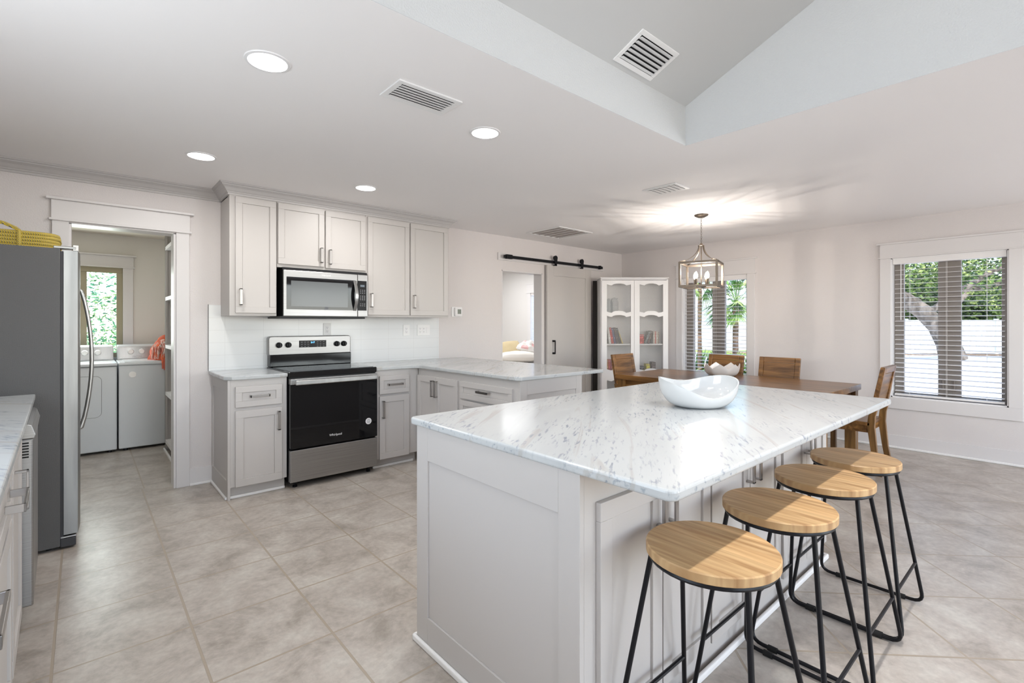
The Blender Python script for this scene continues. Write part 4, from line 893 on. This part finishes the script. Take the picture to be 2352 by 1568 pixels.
pillow('pillow', (5.72, 6.62, .86), .26, .22, .07, (R(40), R(-10), R(-30)), m_tanfab, 'flat tan pillow behind the white one', 'pillow', 5, .03)
pillow('floral_cushion', (5.86, 6.22, .93), .20, .19, .085, (R(10), R(-12), R(20)), m_floral, 'crumpled pink and yellow floral cloth on the white pillow', 'cushion', 9, .16)
# ---------------------------------------------------------------- outdoors
MB().box(6.76, 40, -14, 24, -.30, -.16).build('ground', m_conc, kind='structure')
MB().box(-8, 3.0, 7.45, 20, -.30, -.16).build('ground', m_grass, kind='structure')
MB().box(-.5, .5, -9, 9, 0, .04).build('ground_mulch_strip', m_mulch, kind='structure', loc=(30.5, 4.6, -.16), rz=R(-41.3 + 90 - 48.7 + 41))
MB().prism([(24.5, 9.0), (33, 16.5), (31, 18.5), (21.5, 10.5)], -.159, -.14).build('ground_lawn_strip', m_grass, kind='structure')
MB().prism([(13.2, 4.0), (15.2, 4.6), (16.2, 8.4), (12.6, 8.6)], -.159, -.13).build('ground_planting_bed', m_mulch, kind='structure')
MB().prism([(11.6, 4.7), (12.6, 4.7), (13.0, 8.8), (11.6, 8.8)], -.159, -.135).build('ground_lawn_strip', m_grass, kind='structure')
ft = thing('white_fence', 'long white vinyl privacy fence across the driveway', 'fence', (31.9, 3.8, -.16), R(-41.28 ))
mb = MB()
for i in range(-30, 30): mb.box(i * .30, i * .30 + .292, -.02, .02, .05, 1.62)
mb.box(-9, 9, -.035, .035, 1.58, 1.68).build('panels', m_outside_white, ft)
for i in range(-4, 5): B(i * 2.2 - .06, i * 2.2 + .06, -.07, .07, 0, 1.74).build('post', m_outside_white, ft)
def leaves(n, sampler, size, mats, name, parent, asp=.5):
    mb = MB()
    for i in range(n):
        c_ = Vector(sampler()); a = Vector((random.gauss(0, 1), random.gauss(0, 1), random.gauss(0, .6))).normalized(); b = a.cross(Vector((random.gauss(0, 1), random.gauss(0, 1), random.gauss(0, 1)))).normalized()
        s_ = size * random.uniform(.5, 1.4); mb.cur = random.randrange(len(mats))
        mb.add([c_ - a * s_, c_ + b * s_ * asp, c_ + a * s_, c_ - b * s_ * asp], [(0, 1, 2, 3)])
    return mb.build(name, mats, parent)
def ell(cx, cy, cz, rx, ry, rz_):
    def f():
        while 1:
            u, v, w_ = (random.uniform(-1, 1) for _ in range(3)); d_ = u * u + v * v + w_ * w_
            if .25 < d_ < 1: return (cx + u * rx, cy + v * ry, cz + w_ * rz_)
    return f
t = thing('oak_tree', 'large leaning grey-barked oak beyond the right window', 'tree', (27.3, 2.55, -.16))
MB().tube([(-.62, .55, 0), (-.75, .72, .7), (-1.0, 1.0, 1.4), (-1.45, 1.4, 2.0), (-2.0, 1.9, 2.5), (-2.7, 2.5, 2.9), (-3.6, 3.3, 3.3)], [.46, .38, .33, .31, .30, .27, .22], 14).build('trunk', m_bark, t, smooth=True)
for pts, r_ in (([(-.9, .9, 1.7), (.6, .2, 2.9), (2.2, -1.0, 3.3), (3.6, -2.4, 3.0)], .14), ([(-1.6, 1.5, 2.4), (-1.0, 2.6, 3.1), (.6, 2.9, 3.2), (1.8, 1.8, 3.6)], .12), ([(-1.2, 1.15, 2.05), (-.6, -.6, 3.6), (.6, -2.6, 3.9), (1.6, -4.2, 3.4)], .13)):
    MB().tube(pts, [r_, r_ * .8, r_ * .6, r_ * .3], 8).build('branch', m_bark, t, smooth=True)
def oaks():
    k = random.random()
    if k < .5: return ell(1.0, -.6, 5.6, 7.5, 7.5, 3.2)()
    if k < .8: return ell(4.5, -2.5, 4.0, 5, 5, 2.3)()
    return ell(3, 6, 4.0, 4, 5, 2.6)()
leaves(34000, oaks, .085, m_leaf, 'foliage', t)
t = thing('hedge', 'dark green hedge behind the white fence', 'hedge', (35.6, 5.6, -.16), R(-41.28))
leaves(9000, ell(0, 0, 2.4, 7, 1.6, 2.4), .15, m_leaf[:3], 'foliage', t); B(-6, 6, .6, 1.0, 0, 4.2).build('inner_mass', m_leaf[2], t)
# palms and shrubs beyond the far window
def palm(x, y, h, r_, n, L_, label, droop=.9):
    t = thing('palm_tree', label, 'palm tree', (x, y, -.16), 0, 'palm trees outside the far window')
    MB().tube([(0, 0, 0), (.02, .02, h * .5), (0, 0, h)], [r_ * 1.2, r_, r_ * 1.1], 12).build('trunk', m_palmbark, t, smooth=True)
    mb = MB()
    for i in range(n):
        a = random.uniform(0, 2 * pi); el = random.uniform(-.7, 1.1); L = L_ * random.uniform(.75, 1.1); mb.cur = random.randrange(3)
        base = Vector((0, 0, h)); dr = Vector((cos(a) * cos(el), sin(a) * cos(el), sin(el))); mid = base + dr * L * .55
        sd = Vector((-sin(a), cos(a), 0))
        for j in range(13):   # fan segments
            u = (j - 6) / 6; dd_ = (dr + sd * u * 1.0).normalized(); tip = mid + dd_ * L * .5 * (1 - .25 * abs(u)) - Vector((0, 0, droop * L * .22 * random.uniform(.5, 1.2)))
            w_ = dd_.cross(Vector((0, 0, 1))).normalized() * .022
            mb.add([mid - w_, mid + w_, tip], [(0, 1, 2)])
        mb.add([base - sd * .01, base + sd * .01, mid + sd * .01, mid - sd * .01], [(0, 1, 2, 3)])
    mb.build('fronds', m_palm, t)
palm(13.3, 6.98, 2.75, .055, 60, 1.15, 'slim-trunked palm at the left of the far window view')
palm(13.05, 5.84, 2.05, .075, 80, 1.1, 'thick-trunked palm at the right of the far window view')
def clump(x, y, n, L, label, up=1.0, wd=.03, kind='shrub'):
    t = thing('shrub', label, 'shrub', (x, y, -.15), 0, 'shrubs in the planting bed'); mb = MB()
    for i in range(n):
        a = random.uniform(0, 2 * pi); el = random.uniform(.25, 1.35) * up; l_ = L * random.uniform(.6, 1.1); mb.cur = random.randrange(3)
        d_ = Vector((cos(a) * cos(el), sin(a) * cos(el), sin(el))); p = Vector((random.uniform(-.2, .2), random.uniform(-.2, .2), 0)); m_ = p + d_ * l_ * .6; e_ = p + d_ * l_ + Vector((0, 0, -.3 * l_ * cos(el)))
        w_ = Vector((-sin(a), cos(a), 0)) * wd; mb.add([p - w_ * .5, p + w_ * .5, m_ + w_, e_, m_ - w_], [(0, 1, 2, 3, 4)])
    mb.build('foliage', m_palm, t)
clump(13.6, 6.4, 150, 1.1, 'spiky sago palm clump behind the centre post', .8)
clump(12.6, 5.75, 220, .85, 'rounded grassy bush at the right of the far window view')
clump(13.2, 5.35, 120, .95, 'grassy bush at the right edge of the far window view')
clump(13.9, 7.3, 120, .9, 'low green bush at the left of the far window view')
t = thing('neighbour_house', 'white neighbouring house with pale grey roof', 'house', (26.5, 13.0, -.16), R(-45))
B(-8, 8, 0, 6, 0, 2.55).build('wall', m_outside_white, t)
MB().prism([(-.7, 2.5), (-.7, 2.62), (3.2, 5.2), (7, 2.62), (7, 2.5)], -8.6, 8.6, 'x').build('roof', M('pale_roof', srgb(206, 210, 218), .8), t)
t = thing('shrub', 'leafy sapling low at the left of the right window view', 'shrub', (15.8, 3.35, -.15), 0)
leaves(150, ell(0, 0, .9, .4, .4, .5), .09, m_leaf, 'foliage', t); MB().tube([(0, 0, 0), (.05, 0, .5), (0, .05, 1.1)], .02, 6).build('stem', m_bark, t)
t = thing('garden_tree', 'pale green leafy tree filling the laundry window', 'tree', (.25, 11.0, -.15), 0)
MB().tube([(-1.3, .3, 0), (-1.2, .3, 1.5), (-1.0, .2, 3.2)], [.12, .1, .06], 8).build('trunk', m_bark, t, smooth=True)
leaves(20000, ell(0, .3, 2.4, 2.2, 1.2, 2.4), .045, m_bleaf, 'foliage', t, .3)
